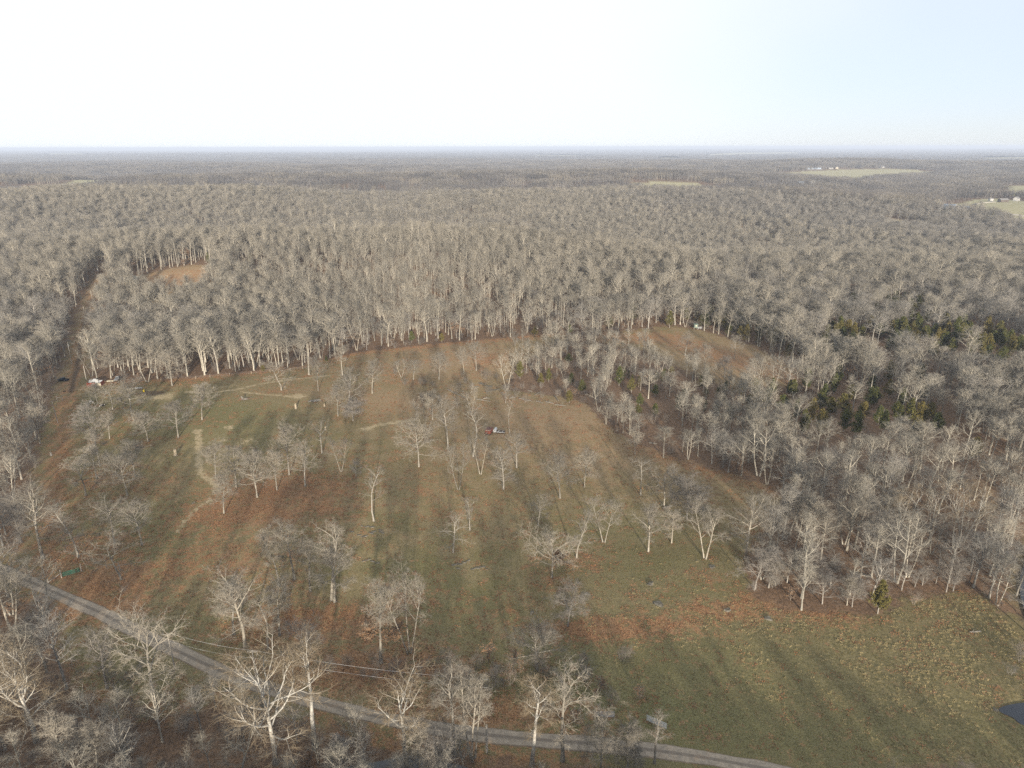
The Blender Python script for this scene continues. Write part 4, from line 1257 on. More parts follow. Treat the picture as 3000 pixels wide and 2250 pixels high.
for q in [(1770, 2103), (1920, 2125), (208, 1685), (1425, 2204), (511, 1959)]:
    q = at(*q); pr_ = np.where((np.abs(ux - q[0]) < 6) & (uy > q[1] - 9) & (uy < q[1] + 3), 0, pr_)
ok = (rng.uniform(0, 1, len(ux)) < pr_) & (seg_dist(ux, uy, LANE) > 3.2) & (roadd > 3.6) & (upx > -150) & (upx < 3150) & (upy < 2330)
ux, uy, uz = ux[ok], uy[ok], uz[ok]
us = rng.uniform(.55, 1.15, len(ux))
uvi = rng.choice([0, 1, 3, 4, 0, 1, 3, 4, 0, 1, 3, 4, 2, 5], len(ux))
uo = points_object('undergrowth', np.stack([ux, uy, uz], 1), rng.uniform(0, 6.283, len(ux)), np.stack([us, us, us * rng.uniform(.8, 1.15, len(ux))], 1), uvi, SHRUBS)
tag(uo, 'tangled low brush and russet saplings under and beside the trees', 'brush', kind='stuff')

BARK_DARK = bark_mat('bark_distant_grey', (.15, .14, .13), (.125, .118, .112))
# distant woods: patches of many small trees
def clump(seed, R=27., n=46):
    g = np.random.default_rng(seed)
    o = Acc()
    q = np.stack([g.uniform(-R, R, n), g.uniform(-R, R, n)], 1)
    for (cx, cy) in q:
        H = g.uniform(12, 18); w = g.uniform(7, 10)
        P0 = np.array([[[cx, cy, -3], [cx + g.normal(0, .4), cy + g.normal(0, .4), H * .5], [cx + g.normal(0, .7), cy + g.normal(0, .7), H * .86]]])
        tubes(o, P0, np.array([[.30, .22, .06]]), 3, .8)
        m_ = 17
        zz = g.uniform(.36, .9, m_) * H; az = g.uniform(0, 6.283, m_)
        s = np.stack([np.full(m_, cx), np.full(m_, cy), zz], 1)
        d = unit(np.stack([np.cos(az), np.sin(az), g.uniform(.3, 1.5, m_)], 1))
        L = g.uniform(.5, 1., m_) * w * .55
        P1, R1 = curve(g, s, d, L, 2, .12, .1, np.full(m_, .13), .5)
        tubes(o, P1, R1, 3, .4)
        P2, R2 = grow_from(g, P1, R1, 4, .25, 1., (20, 55), lambda t, p, gg: p * .55 * gg.uniform(.6, 1.2, t.shape), 1, .1, .1, lambda L: np.full_like(L, .1))
        tubes(o, P2, np.full_like(R2, .085), 3, .1)
    return o
CL = [clump(700 + i).build('distant_kind', [(BARK_GREY, BARK_DARK, BARK, BARK_DARK)[i]]) for i in range(4)]
cx, cy = jitter_grid(-4400, 4400, 900, 6200, 46.)
cr_ = np.hypot(cx, cy)
cz = terrain(cx, cy)
cpx, cpy = project(cx, cy, cz)
ok = (cr_ > 1385) & (cr_ < 6100) & (cpx > -350) & (cpx < 3350)
for a in range(9):
    ox, oy = (0, 0) if a == 8 else (24 * math.cos(a * .785), 24 * math.sin(a * .785))
    t_ = np.zeros(len(cx), bool)
    for p in (FIELD_W, FIELD_E, FIELD_R, FIELD_M, FIELD_N, FIELD_K):
        t_ |= in_poly(cx + ox, cy + oy, p)
    ok &= ~t_
for q in (FARROAD, FARSPUR): ok &= seg_dist(cx, cy, q) > 30
cx, cy, cz = cx[ok], cy[ok], cz[ok]
cs = rng.uniform(.85, 1.12, len(cx))
wo2 = points_object('distant_woods', np.stack([cx, cy, cz], 1), rng.choice([0, 1.5708, 3.1416, 4.7124], len(cx)) + rng.uniform(-.3, .3, len(cx)), np.stack([np.ones_like(cs), np.ones_like(cs), cs], 1), rng.integers(0, 4, len(cx)), CL)
tag(wo2, 'hazy grey woods rolling away beyond the near hills', 'woods', kind='stuff')
print('patches', len(cx), 'tris so far', TRI)

# the last woods before the horizon: an uneven canopy
ar = np.radians(np.linspace(-46, 46, 760))
fr_ = [5900.]
while fr_[-1] < 79000: fr_.append(fr_[-1] * 1.018)
FR, FA = np.meshgrid(np.array(fr_), ar, indexing='ij')
FX, FY = FR * np.sin(FA), FR * np.cos(FA)
g = np.random.default_rng(5)
FZ = terrain(FX, FY) + 11 + g.normal(0, 2.6, FX.shape) + 3 * np.sin(FX / 170 + np.sin(FY / 260) * 2)
i = np.arange(FX.size).reshape(FX.shape)
Q = np.stack([i[:-1, :-1], i[:-1, 1:], i[1:, 1:], i[1:, :-1]], -1).reshape(-1, 4)[:, ::-1]
mx, my = FX[:-1, :-1].ravel(), FY[:-1, :-1].ravel()
hole = np.zeros(len(mx), bool)
for p in FAR_FIELDS: hole |= in_poly(mx, my, p)
m_, nt_, b_ = mat('horizon_canopy'); n_ = N(nt_)
n_.link(n_.mix(n_.ramp(n_.noise(n_.pos(), .004, 5, .7), .35, .65), (.085, .075, .066), (.17, .15, .125)), b_.inputs['Base Color'])
tag(put('horizon_woods', mesh_from('horizon_woods', np.stack([FX, FY, FZ], -1).reshape(-1, 3), Q[~hole], None, [m_], smooth=False)), 'blue-grey woods along the horizon', 'woods', kind='stuff')

# ------------------------------------------------------------------ dry grass tussocks of the open field
def tuft(seed, n=16):
    g = np.random.default_rng(seed); o = Acc()
    a = g.uniform(0, 6.283, n); le = g.uniform(.25, .6, n)
    s = np.stack([g.normal(0, .12, n), g.normal(0, .12, n), np.full(n, -.05)], 1)
    d = unit(np.stack([np.cos(a) * .8, np.sin(a) * .8, g.uniform(.5, 1.3, n)], 1))
    P, R = curve(g, s, d, le, 2, .1, -.25, np.full(n, .035), .6)
    tubes(o, P, R, 3, .5)
    return o.build('tuft_kind', [GRASS_DRY])
TU = [tuft(900 + i) for i in range(4)]
def sample(mask, xx, yy):
    ri = np.clip(np.searchsorted(rr, np.hypot(xx - GC[0], yy - GC[1])), 0, nr - 1)
    ti = np.clip(np.searchsorted(th, np.arctan2(xx - GC[0], yy - GC[1])), 0, nc - 1)
    return mask[ri, ti]

def litter(seed, n=22):
    g = np.random.default_rng(seed); o = Acc()
    pts = np.stack([g.normal(0, .45, n), g.normal(0, .45, n), g.uniform(.01, .09, n)], 1)
    leafquads(o, g, pts, .11, 0, .7)
    return o.build('litter_kind', [LITTER])
LI = [litter(950 + i) for i in range(4)]
def short_tuft(seed, n=12):
    g = np.random.default_rng(seed); o = Acc()
    a = g.uniform(0, 6.283, n); le = g.uniform(.14, .32, n)
    s = np.stack([g.normal(0, .16, n), g.normal(0, .16, n), np.full(n, -.04)], 1)
    d = unit(np.stack([np.cos(a) * .7, np.sin(a) * .7, g.uniform(.5, 1.3, n)], 1))
    P, R = curve(g, s, d, le, 2, .1, -.2, np.full(n, .03), .6)
    tubes(o, P, R, 3, .5)
    return o.build('grass_kind', [GRASS_PASTURE])
SG = [short_tuft(970 + i) for i in range(4)]
lx, ly = jitter_grid(-240, 210, 100, 470, 1.35)
lm = sample(leaf, lx, ly) + .35 * np.sin(lx / 2.3 + 2 * np.sin(ly / 3.1)) * np.sin(ly / 1.9 + 1.4 * np.sin(lx / 3.7)) + rng.normal(0, .16, len(lx))
bare_ = (seg_dist(lx, ly, ROAD) > 3.4) & (sample(straw, lx, ly) < .3) & (seg_dist(lx, ly, CREEK) > 6)
opn = in_poly(lx, ly, PASTURE)
lz = terrain(lx, ly)
lpx, lpy = project(lx, ly, lz)
seen = (lpx > -120) & (lpx < 3120) & (lpy < 2330) & bare_
k1 = seen & opn & (lm > .40)
s1 = rng.uniform(.7, 1.5, k1.sum())
lo_ = points_object('leaf_litter', np.stack([lx, ly, lz], 1)[k1], rng.uniform(0, 6.283, k1.sum()), np.stack([s1, s1, s1 * .8], 1), rng.integers(0, 4, k1.sum()), LI)
tag(lo_, 'russet fallen oak leaves drifted over the pasture', 'leaves', kind='stuff')
k2 = seen & opn & (lm < .5) & (rng.uniform(0, 1, len(lx)) < .55)
s2 = rng.uniform(.6, 1.5, k2.sum())
po_ = points_object('pasture_grass', np.stack([lx, ly, lz], 1)[k2], rng.uniform(0, 6.283, k2.sum()), np.stack([s2 * 1.2, s2 * 1.2, s2], 1), rng.integers(0, 4, k2.sum()), SG)
tag(po_, 'short olive and brown grass tufts over the grazed pasture', 'grass', kind='stuff')
print('litter', k1.sum(), 'grass', k2.sum())

gx, gy = jitter_grid(-40, 190, 100, 215, .95)
gz = terrain(gx, gy)
gpx, gpy = project(gx, gy, gz)
pf = np.zeros(len(gx))
for px_, py_, sx, sy, k_ in [(2700, 1960, 46, 34, .9), (2900, 1850, 40, 30, .9), (2250, 1850, 40, 10, .7), (2500, 2030, 36, 14, .7), (2820, 2200, 40, 10, .6), (1900, 1880, 26, 8, .5)]:
    q = at(px_, py_); pf = np.maximum(pf, k_ * gau(gx, gy, q[0], q[1], sx * .9, sy * .9))
pf *= np.clip(.5 + np.sin(gx / 3.1 + 2 * np.sin(gy / 4.3)) * np.sin(gy / 2.7 + 1.7 * np.sin(gx / 5.1)), .12, 1)
ok = (rng.uniform(0, 1, len(gx)) < pf) & in_poly(gx, gy, PASTURE) & (seg_dist(gx, gy, ROAD) > 4) & (np.hypot((gx - POND[0]) / 9.5, (gy - POND[1]) / 6.5) > 1)
gx, gy, gz = gx[ok], gy[ok], gz[ok]
gs = rng.uniform(.5, 1.1, len(gx))
go_ = points_object('dry_grass', np.stack([gx, gy, gz], 1), rng.uniform(0, 6.283, len(gx)), np.stack([gs * 1.2, gs * 1.2, gs], 1), rng.integers(0, 4, len(gx)), TU)
tag(go_, 'tan dry grass tussocks over the open field', 'grass', kind='stuff')
print('tufts', len(gx), 'mesh tris', sum(len(m.loops) - 2 * len(m.polygons) for m in bpy.data.meshes))

# ------------------------------------------------------------------ single things
WOODGREY = flat_mat('weathered_wood', (.32, .295, .255), .9, var=.25, scale=6)
WOODCUT = flat_mat('cut_wood', (.30, .25, .18), .9, var=.25, scale=5)
LOGWOOD = flat_mat('old_log', (.165, .15, .128), .95, var=.3, scale=4)
STEEL = flat_mat('galvanised_steel', (.42, .425, .425), .55, .2, .12, 5)
GATEGREEN = flat_mat('green_paint', (.018, .10, .07), .5, .1, .15, 5)
REDPAINT = flat_mat('faded_red_paint', (.17, .052, .034), .75, 0, .3, 2)
RUST = flat_mat('rusty_sheet', (.14, .075, .06), .85, .2, .35, 2)
WHITE = flat_mat('white_paint', (.36, .355, .34), .6, 0, .1, 3)
CREAM = flat_mat('cream_siding', (.40, .36, .28), .7, 0, .1, 1)
DARKBODY = flat_mat('dark_blue_car_paint', (.018, .024, .034), .25, .3, .1, 2)
GLASS = flat_mat('window_glass', (.05, .07, .09), .08, 0, .05, 2)
RUBBER = flat_mat('black_rubber', (.018, .018, .018), .9, 0, .1, 4)
CHROME = flat_mat('dull_chrome', (.5, .5, .5), .35, .9, .08, 4)
BLUEROOF = flat_mat('blue_metal_roof', (.09, .17, .29), .5, .1, .1, .4)
PALEROOF = flat_mat('pale_metal_roof', (.40, .46, .52), .5, .2, .06, .3)
GREYROOF = flat_mat('grey_shingles', (.17, .165, .16), .9, 0, .15, 1)
DARKWALL = flat_mat('dark_boards', (.09, .075, .065), .9, 0, .2, 1)
YELLOW = flat_mat('yellow_plastic', (.72, .52, .03), .5, 0, .08, 4)
MINT = flat_mat('pale_green_sheet', (.13, .165, .14), .7, 0, .12, 2)
SCRAP = flat_mat('dark_scrap_iron', (.05, .048, .05), .7, .4, .4, 2)
TANWALL = flat_mat('tan_shed_wall', (.46, .38, .25), .8, 0, .15, 1)

def thing(name, label, cat, px, py, rz=0., group=None, dz=0.):
    p = at(px, py)
    e = empty(name, (p[0], p[1], p[2] + dz), rz)
    return tag(e, label, cat, group)

# utility poles: butt, crossarm, insulators, sometimes a transformer
def pole(px, py, top, label, arm=True, can=False, lean=(0, 0)):
    p, h, _ = place(px, py, top, 10)
    e = tag(empty('utility_pole', tuple(p)), label, 'pole', 'utility poles')
    tx, ty = lean[0] * h, lean[1] * h
    a = Acc(); rod(a, (0, 0, -.5), (tx, ty, h), .17, 9, .12)
    part('shaft', a, WOODGREY, e)
    if arm:
        a = Acc(); box(a, (tx, ty - .13, h - .35), (1.9, .11, .13)); ca = part('crossarm', a, WOODGREY, e)
        for s in (-.85, .85):
            b2 = Acc(); rod(b2, (tx + s, ty - .13, h - .28), (tx + s, ty - .13, h - .02), .05, 8, .035)
            put('insulator', b2.build('insulator', [WHITE]), ca)
    else:
        b2 = Acc(); rod(b2, (tx, ty, h), (tx, ty, h + .28), .06, 8, .04)
        part('insulator', b2, WHITE, e)
    if can:
        b3 = Acc(); rod(b3, (tx + .34, ty - .1, h - 1.9), (tx + .34, ty - .1, h - .85), .26, 12); part('transformer', b3, WHITE, e)
    return np.array([p[0] + tx, p[1] + ty, p[2] + h])

top_a = pole(511, 1959, 1855, 'leaning utility pole beside the gravel road', True, lean=(-.03, 0))
top_b = pole(752, 2010, 1905, 'utility pole with crossarm behind the huge white sycamore')
pole(291, 830, 785, 'utility pole with lamp at the top of the forest lane', False, True)
pole(269, 882, 852, 'thin utility pole beside the middle of the forest lane', False)
pole(250, 940, 899, 'utility pole at the lower bend of the forest lane', False)
pole(209, 1068, 1004, 'utility pole with white transformer next to the farm lane', False, True)
pole(251, 1114, 1072, 'utility pole just behind the ruined red shed', False)
pole(168, 1240, 1177, 'leaning pale utility pole in the grass beside the lane', False, lean=(-.06, 0))
p, h, _ = place(1425, 2204, 2125, 10)
e = tag(empty('cut_pole', tuple(p)), 'thick cut-off pole standing beside the gravel road', 'pole')
a = Acc(); rod(a, (0, 0, -.4), (0, .05, h), .26, 10, .22); part('shaft', a, WOODGREY, e)
a = Acc(); rod(a, (0, .05, h), (.04, .05, h + .12), .2, 9, .08); part('splintered_top', a, WOODCUT, e)
# wires of the road line
def wire(a, b, sag, label):
    t = np.linspace(0, 1, 25)
    P = a[None] * (1 - t)[:, None] + b[None] * t[:, None]
    P[:, 2] -= sag * 4 * t * (1 - t)
    acc = Acc(); tubes(acc, P[None], np.full((1, 25), .022), 4, .5, cone=False)
    return tag(put('power_wire', acc.build('power_wire', [STEEL])), label, 'wire', 'wires of the road power line')
q_end = at(1430, 2090); q_end = np.array([q_end[0], q_end[1], q_end[2] + 8.5])
off = np.array([.85, -.13, -.05])
wire(top_a + off, top_b + off, .6, 'upper power wire sagging from the leaning road pole to the crossarm pole')
wire(top_a + np.array([0, 0, -2.]), top_b + np.array([0, 0, -2.]), .7, 'lower power wire sagging from the leaning road pole to the crossarm pole')
wire(top_b + off, q_end, .9, 'upper power wire running on past the upright sycamore')
wire(top_b + np.array([0, 0, -2.]), q_end - np.array([0, 0, 2.]), .9, 'lower power wire running on past the upright sycamore')

# gates
def gate(px1, py1, px2, py2, hgt, m, label, bars=6, post=None, brace=False, posth=2.2):
    a0, b0 = at(px1, py1), at(px2, py2)
    d = b0 - a0; L = np.hypot(d[0], d[1]); rz = math.atan2(d[1], d[0])
    e = tag(empty('farm_gate', tuple(a0), rz), label, 'gate')
    for s in (0.05, L - .05):
        acc = Acc(); rod(acc, (s, 0, .25), (s, 0, .25 + hgt), .05, 7); part('upright', acc, m, e)
    for k in range(bars):
        z = .3 + (hgt - .1) * k / (bars - 1)
        acc = Acc(); rod(acc, (.1, 0, z), (L - .1, 0, z), .06, 6); part('rail', acc, m, e)
    acc = Acc(); rod(acc, (L / 2, .03, .25), (L / 2, .03, .25 + hgt), .05, 6); part('brace', acc, m, e)
    if post:
        for s in (-.35, L + .35):
            acc = Acc(); rod(acc, (s, 0, -.4), (s, 0, posth), .14, 8, .12)
            part('post', acc, post, e)
    if brace:
        acc = Acc(); rod(acc, (-.4, 0, posth * .55), (-3.4, -.6, .25), .08, 7); part('brace_rail', acc, post, e)
        acc = Acc(); rod(acc, (-3.5, -.6, -.3), (-3.5, -.6, 1.25), .1, 8); part('brace_post', acc, post, e)
gate(183, 1692, 233, 1676, 1.25, GATEGREEN, 'green tube gate closed between pale posts above the road', 6, WOODGREY, True, 2.5)
gate(1740, 2103, 1799, 2103, 1.3, STEEL, 'silver tube gate lying open behind twigs beside the shaded field', 5)
gate(1892, 2112, 1951, 2138, 1.3, STEEL, 'silver tube gate swung open in the shaded field near the road', 6)

# timber gate frame on the lane
e = thing('timber_frame', 'H-shaped timber gate frame across the rutted lane', 'gate', 174, 1174, .15)
for s in (-1.1, 1.1):
    a = Acc(); rod(a, (s, 0, -.3), (s * 1.04, 0, 2.6), .12, 8, .1); part('post', a, WOODGREY, e)
a = Acc(); rod(a, (-1.1, 0, 1.5), (1.1, 0, 1.6), .09, 7); part('crossbar', a, WOODGREY, e)

# wood-edge fence
fp = [at(*q) for q in [(470, 1114), (520, 1110), (572, 1110), (614, 1106), (672, 1101), (735, 1096), (790, 1090), (850, 1086), (886, 1081), (930, 1076), (972, 1070)]]
e = tag(empty('wire_fence', tuple(fp[0])), 'sagging wire fence on pale posts along the wood edge', 'fence')
g = np.random.default_rng(4)
for q in fp:
    a = Acc(); o = q - fp[0]; rod(a, (o[0], o[1], o[2] - .3), (o[0] + g.normal(0, .06), o[1], o[2] + 1.5), .11, 7, .09); part('post', a, WOODCUT, e)
for z in (.5, .9, 1.3):
    a = Acc(); P = np.array([[q[0] - fp[0][0], q[1] - fp[0][1], q[2] - fp[0][2] + z] for q in fp])
    tubes(a, P[None], np.full((1, len(fp)), .012), 3, .5, cone=False); part('strand', a, STEEL, e)

# vehicles
def loft(acc, secs, m=0):
    """secs: list of (x, half width, z bottom, z top); closed body with softened shoulders"""
    R = []
    for x, w, zb, zt in secs:
        hgt = zt - zb
        R.append([[x, -w * .92, zb], [x, -w, zb + .25 * hgt], [x, -w, zb + .7 * hgt], [x, -w * .86, zt], [x, w * .86, zt], [x, w, zb + .7 * hgt], [x, w, zb + .25 * hgt], [x, w * .92, zb]])
    R = np.array(R); n, k, _ = R.shape
    Q = []
    for a in range(n - 1):
        for b in range(k):
            c = (b + 1) % k
            Q.append([a * k + b, a * k + c, (a + 1) * k + c, (a + 1) * k + b])
    acc.add(R.reshape(-1, 3), np.array(Q)[:, ::-1], None, .5, m)
    for a, rev in ((0, False), (n - 1, True)):
        ids = [a * k + b for b in range(k)]
        tr = [[0, i, i + 1] for i in range(1, k - 1)]
        acc.add(R[a], None, [t[::-1] for t in tr] if rev else tr, .5, m)

def pickup(name, label, px, py, rz, paint):
    e = thing(name, label, 'truck', px, py, rz, dz=.02)
    a = Acc()
    loft(a, [(-2.65, .86, .52, .98), (-2.6, .93, .45, 1.06), (-.75, .95, .42, 1.08), (.95, .95, .42, 1.1), (1.2, .94, .42, 1.12), (2.3, .92, .45, 1.06), (2.62, .84, .5, .92)])
    body = part('body', a, paint, e)
    a = Acc(); loft(a, [(-.78, .84, 1.05, 1.3), (-.55, .76, 1.05, 1.78), (.55, .76, 1.05, 1.8), (1.2, .84, 1.05, 1.15)])
    cab = part('cab', a, paint, e)
    a = Acc(); box(a, (.93, 0, 1.46), (.72, 1.3, .03), tilt=('Y', math.radians(44))); put('windshield', a.build('windshield', [GLASS], False), cab)
    for s in (-1, 1):
        a = Acc(); box(a, (.0, s * .80, 1.47), (1.0, .05, .42), tilt=('X', s * .13)); put('side_window', a.build('side_window', [GLASS], False), cab)
    a = Acc(); box(a, (-.70, 0, 1.5), (.04, 1.2, .36), tilt=('Y', -.32)); put('rear_window', a.build('rear_window', [GLASS], False), cab)
    a = Acc(); box(a, (-1.68, 0, 1.075), (1.7, 1.5, .05)); part('bed', a, RUBBER, e)
    for x in (-1.7, 1.65):
        for s in (-1, 1):
            a = Acc(); rod(a, (x, s * .74, .38), (x, s * .98, .38), .38, 16); w = part('wheel', a, RUBBER, e)
            a = Acc(); rod(a, (x, s * .98, .38), (x, s * 1.0, .38), .21, 12); put('rim', a.build('rim', [CHROME], False), w)
    for s in (-.62, .62):
        a = Acc(); box(a, (2.60, s, .80), (.08, .3, .16)); part('headlight', a, WHITE, e)
    a = Acc(); box(a, (2.66, 0, .55), (.12, 1.7, .18)); part('bumper', a, CHROME, e)
    return e
pickup('pickup_truck', 'dark blue pickup truck parked beside the farm lane', 184, 1116, math.pi * .96, DARKBODY)
pickup('pickup_truck', 'white pickup truck facing out from the wood edge', 344, 1113, -math.pi * .46, WHITE)

# ruined red and white shed
e = thing('ruined_shed', 'collapsed red and white shed with torn roof beside the lane', 'shed', 277, 1129, .12)
for k in range(9):
    a = Acc(); box(a, (-2.8 + k * .42, -1.6, .9 + .1 * math.sin(k * 2.1)), (.39, .06, 1.9 + .25 * math.sin(k * 1.7)), tilt=('X', .12 + .05 * math.sin(k))); part('wall_board', a, REDPAINT, e)
for k in range(6):
    a = Acc(); box(a, (1.0 + k * .42, -1.5, .7), (.39, .06, 1.5 + .3 * math.cos(k * 2.)), tilt=('X', .2)); part('wall_board', a, CREAM, e)
for x in (-2.9, 3.3):
    a = Acc(); box(a, (x, .3, .9), (.08, 3.6, 1.9), tilt=('Y', .15 if x < 0 else -.25)); part('side_wall', a, REDPAINT, e)
for k, (x, y, z, t, r) in enumerate([(-1.7, .0, 2.15, .42, .1), (-.4, .5, 2.35, .5, -.2), (.9, .1, 2.0, .62, .35), (2.2, .7, 1.7, .3, -.1), (.2, 1.8, 1.9, -.5, .2), (-1.4, 1.9, 1.8, -.45, -.1)]):
    a = Acc(); box(a, (x, y, z), (1.5, 2.0, .06), r, tilt=('X', t)); part('roof_sheet', a, (WHITE, STEEL)[k % 2], e)
for s, r in ((-.3, .7), (.6, -.7)):
    a = Acc(); box(a, (s, -1.75, 1.1), (.13, .08, 2.2), tilt=('Y', r)); part('brace_board', a, WHITE, e)
for k in range(3):
    a = Acc(); rod(a, (-1.5 + k * 1.3, -.6, 2.2), (-1.1 + k * 1.2, -.2, 3.4 - .3 * k), .06, 5); part('rafter', a, WOODGREY, e)

def trough(label, px, py, rz, L, m):
    e = thing('feed_trough', label, 'trough', px, py, rz, 'feed troughs by the cattle')
    for y in (-.38, .38):
        a = Acc(); box(a, (0, y, .5), (L, .06, .42), tilt=('X', .25 if y > 0 else -.25)); part('side', a, m, e)
    a = Acc(); box(a, (0, 0, .33), (L - .05, .7, .06)); part('floor', a, m, e)
    for x in (-L / 2, L / 2):
        a = Acc(); box(a, (x, 0, .48), (.06, .8, .4)); part('end', a, m, e)
        for y in (-.3, .3):
            a = Acc(); box(a, (x * .85, y, .14), (.08, .08, .36)); part('leg', a, m, e)
trough('white feed trough beside the dark mud patch', 405, 1139, .1, 3.0, WHITE)
trough('tan feed trough beside the white pickup truck', 322, 1119, .08, 3.0, CREAM)
trough('pale feed trough half hidden behind the spreading oak', 380, 1142, .12, 2.8, CREAM)
e = thing('barrel', 'yellow plastic barrel at the edge of the dark mud', 'barrel', 420, 1148)
a = Acc(); rod(a, (0, 0, 0), (0, 0, .9), .34, 14, .31); part('drum', a, YELLOW, e)
a = Acc(); rod(a, (0, 0, .9), (0, 0, .95), .33, 14, .33); part('rim', a, YELLOW, e)
e = thing('tyre', 'old black tyre lying in leaves beside the lane', 'tyre', 187, 1147)
a = Acc(); t_ = np.linspace(0, 2 * math.pi, 25)
tubes(a, np.stack([.42 * np.cos(t_), .42 * np.sin(t_), np.full(25, .15)], 1)[None], np.full((1, 25), .15), 8, .5, cone=False); part('casing', a, RUBBER, e, True)

# cattle: one continuous body each, grown over a joint skeleton
import bmesh
def hide_mat(name, dark, light, amount):
    m, nt, b = mat(name); n = N(nt)
    P = n.obj()
    n.link(n.mix(n.ramp(n.noise(P, 1.3, 2, .5), amount, amount + .04), light, dark), b.inputs['Base Color'])
    b.inputs['Roughness'].default_value = .7
    return m
def cow(label, px, py, rz, m, lying=False, head=0.):
    p = at(px, py)
    dz = -.62 if lying else 0.
    V = [((-.85, 0, 1.12), .33), ((-.35, 0, 1.10), .40), ((.2, 0, 1.08), .42), ((.65, 0, 1.14), .36), ((.98, 0, 1.28 - head * .3), .22), ((1.25, 0, 1.34 - head * .6), .16), ((1.48, 0, 1.20 - head * .7), .115), ((1.66, 0, 1.06 - head * .7), .085)]
    E = [(i, i + 1) for i in range(7)]
    def chain(root, pts):
        last = root
        for q, r in pts:
            V.append((q, r)); E.append((last, len(V) - 1)); last = len(V) - 1
    for s in (-1, 1):
        chain(3, [((.68, s * .24, .82), .15), ((.66, s * .25, .46), .075), ((.70, s * .25, .08), .062), ((.76, s * .25, .04), .062)])
        chain(0, [((-.86, s * .26, .86), .19), ((-.74, s * .27, .60), .11), ((-.94, s * .27, .40), .07), ((-.90, s * .27, .07), .062), ((-.84, s * .27, .04), .062)])
        chain(5, [((1.2, s * .24, 1.42 - head * .6), .05)])
    chain(0, [((-1.14, 0, 1.16), .06), ((-1.24, 0, .8), .035), ((-1.22, 0, .5), .045)])
    bm = bmesh.new()
    ly = bm.verts.layers.skin.verify()
    vs = [bm.verts.new((q[0], q[1], q[2] + (dz if q[2] > .3 or not lying else .02))) for q, r in V]
    for a_, b_ in E: bm.edges.new((vs[a_], vs[b_]))
    for v, (q, r) in zip(vs, V): v[ly].radius = (r, r)
    vs[1][ly].use_root = True
    me = bpy.data.meshes.new('cow'); bm.to_mesh(me); bm.free()
    me.materials.append(m)
    o = put('cow', me, None, tuple(p), rz)
    o.modifiers.new('skin', 'SKIN').use_smooth_shade = True
    sd = o.modifiers.new('smooth', 'SUBSURF'); sd.levels = 1; sd.render_levels = 1
    return tag(o, label, 'cow', 'cattle near the ruined shed')
BLACK = hide_mat('black_hide', (.012, .011, .010), (.02, .018, .016), .4)
PIED = hide_mat('black_and_white_hide', (.012, .011, .010), (.62, .58, .52), .43)
DUN = hide_mat('dark_brown_hide', (.04, .022, .014), (.06, .035, .02), .4)
cow('black cow with white patches standing by the slim oak', 268, 1183, 2.9, PIED)
cow('solid black cow standing among the oaks by the mud', 349, 1174, .5, BLACK, head=.8)
cow('dark brown cow half hidden behind the spreading oak', 365, 1185, 1.9, DUN, head=1.)
cow('black and white cow lying in the grass below the slim oak', 297, 1190, .2, PIED, True)

# stumps, root wad, timber
def stump(label, px, py, top, w, rz, m=WOODGREY):
    p, h, _ = place(px, py, top, 10)
    e = tag(empty('tree_stump', tuple(p), rz), label, 'stump', 'stumps in the pasture')
    g = np.random.default_rng(int(px))
    ang = np.linspace(0, 2 * math.pi, 15)[:-1]
    zs = [-.2, .12 * h, .4 * h, h]
    rs = [1.5, 1.12, 1., .88]
    V = np.array([[w * r_ * (1 + .1 * math.sin(3 * a_ + z_)) * math.cos(a_), w * r_ * math.sin(a_), z_ if z_ < h else h * (1 - .28 * g.random() * (math.cos(a_ * 1.5) > 0))] for z_, r_ in zip(zs, rs) for a_ in ang])
    k = len(ang); Q = [[a_ * k + b, a_ * k + (b + 1) % k, (a_ + 1) * k + (b + 1) % k, (a_ + 1) * k + b] for a_ in range(3) for b in range(k)]
    a = Acc(); a.add(V, Q, None, .9); part('bole', a, m, e)
    a = Acc(); a.add(np.vstack([V[-k:] * np.array([.98, .98, 1]) - np.array([0, 0, .02]), [[0, 0, h * .86]]]), None, [[b, (b + 1) % k, k] for b in range(k)], .9); part('broken_top', a, WOODCUT, e)
stump('tall pale stump standing near the end of the straw path', 865, 1197, 1183, .42, 0, WOODCUT)
stump('tall jagged pale stump on the slope below the round-crowned oak', 513, 1334, 1316, .55, 1, WOODCUT)
stump('short pale stump east of the log heap', 949, 1191, 1186, .3, 2, WOODCUT)
stump('short pale stump beside the dead antlered oak', 952, 1259, 1254, .28, 3, WOODCUT)
stump('weathered snag stub in leaves beside the rutted lane', 148, 1335, 1325, .3, 4)

def log(name, label, a0, b0, r, group, knob=True, m=LOGWOOD):
    d = b0 - a0
    e = tag(empty(name, tuple(a0)), label, 'log', group)
    n = 7; t = np.linspace(0, 1, n)
    g = np.random.default_rng(int(abs(a0[0] * 13 + a0[1] * 7)) % 9999)
    P = np.outer(t, d) + g.normal(0, .05, (n, 3)) * np.array([1, 1, .3])
    gz_ = terrain(P[:, 0] + a0[0], P[:, 1] + a0[1]) - a0[2]
    P[:, 2] = np.maximum(P[:, 2], gz_ + r * .6)
    a = Acc(); tubes(a, P[None], np.linspace(r, r * .6, n)[None], 8, .8); part('stem', a, m, e, True)
    if knob:
        for k in range(3):
            i = 2 + k; s = P[i]; v = unit(np.array([g.normal(), g.normal(), abs(g.normal()) + .3]))
            a = Acc(); tubes(a, np.stack([s, s + v * .6 * np.linalg.norm(d) * .3, s + v * np.linalg.norm(d) * .3])[None], np.array([[r * .4, r * .3, .02]]), 5, .6); part('branch_stub', a, m, e)
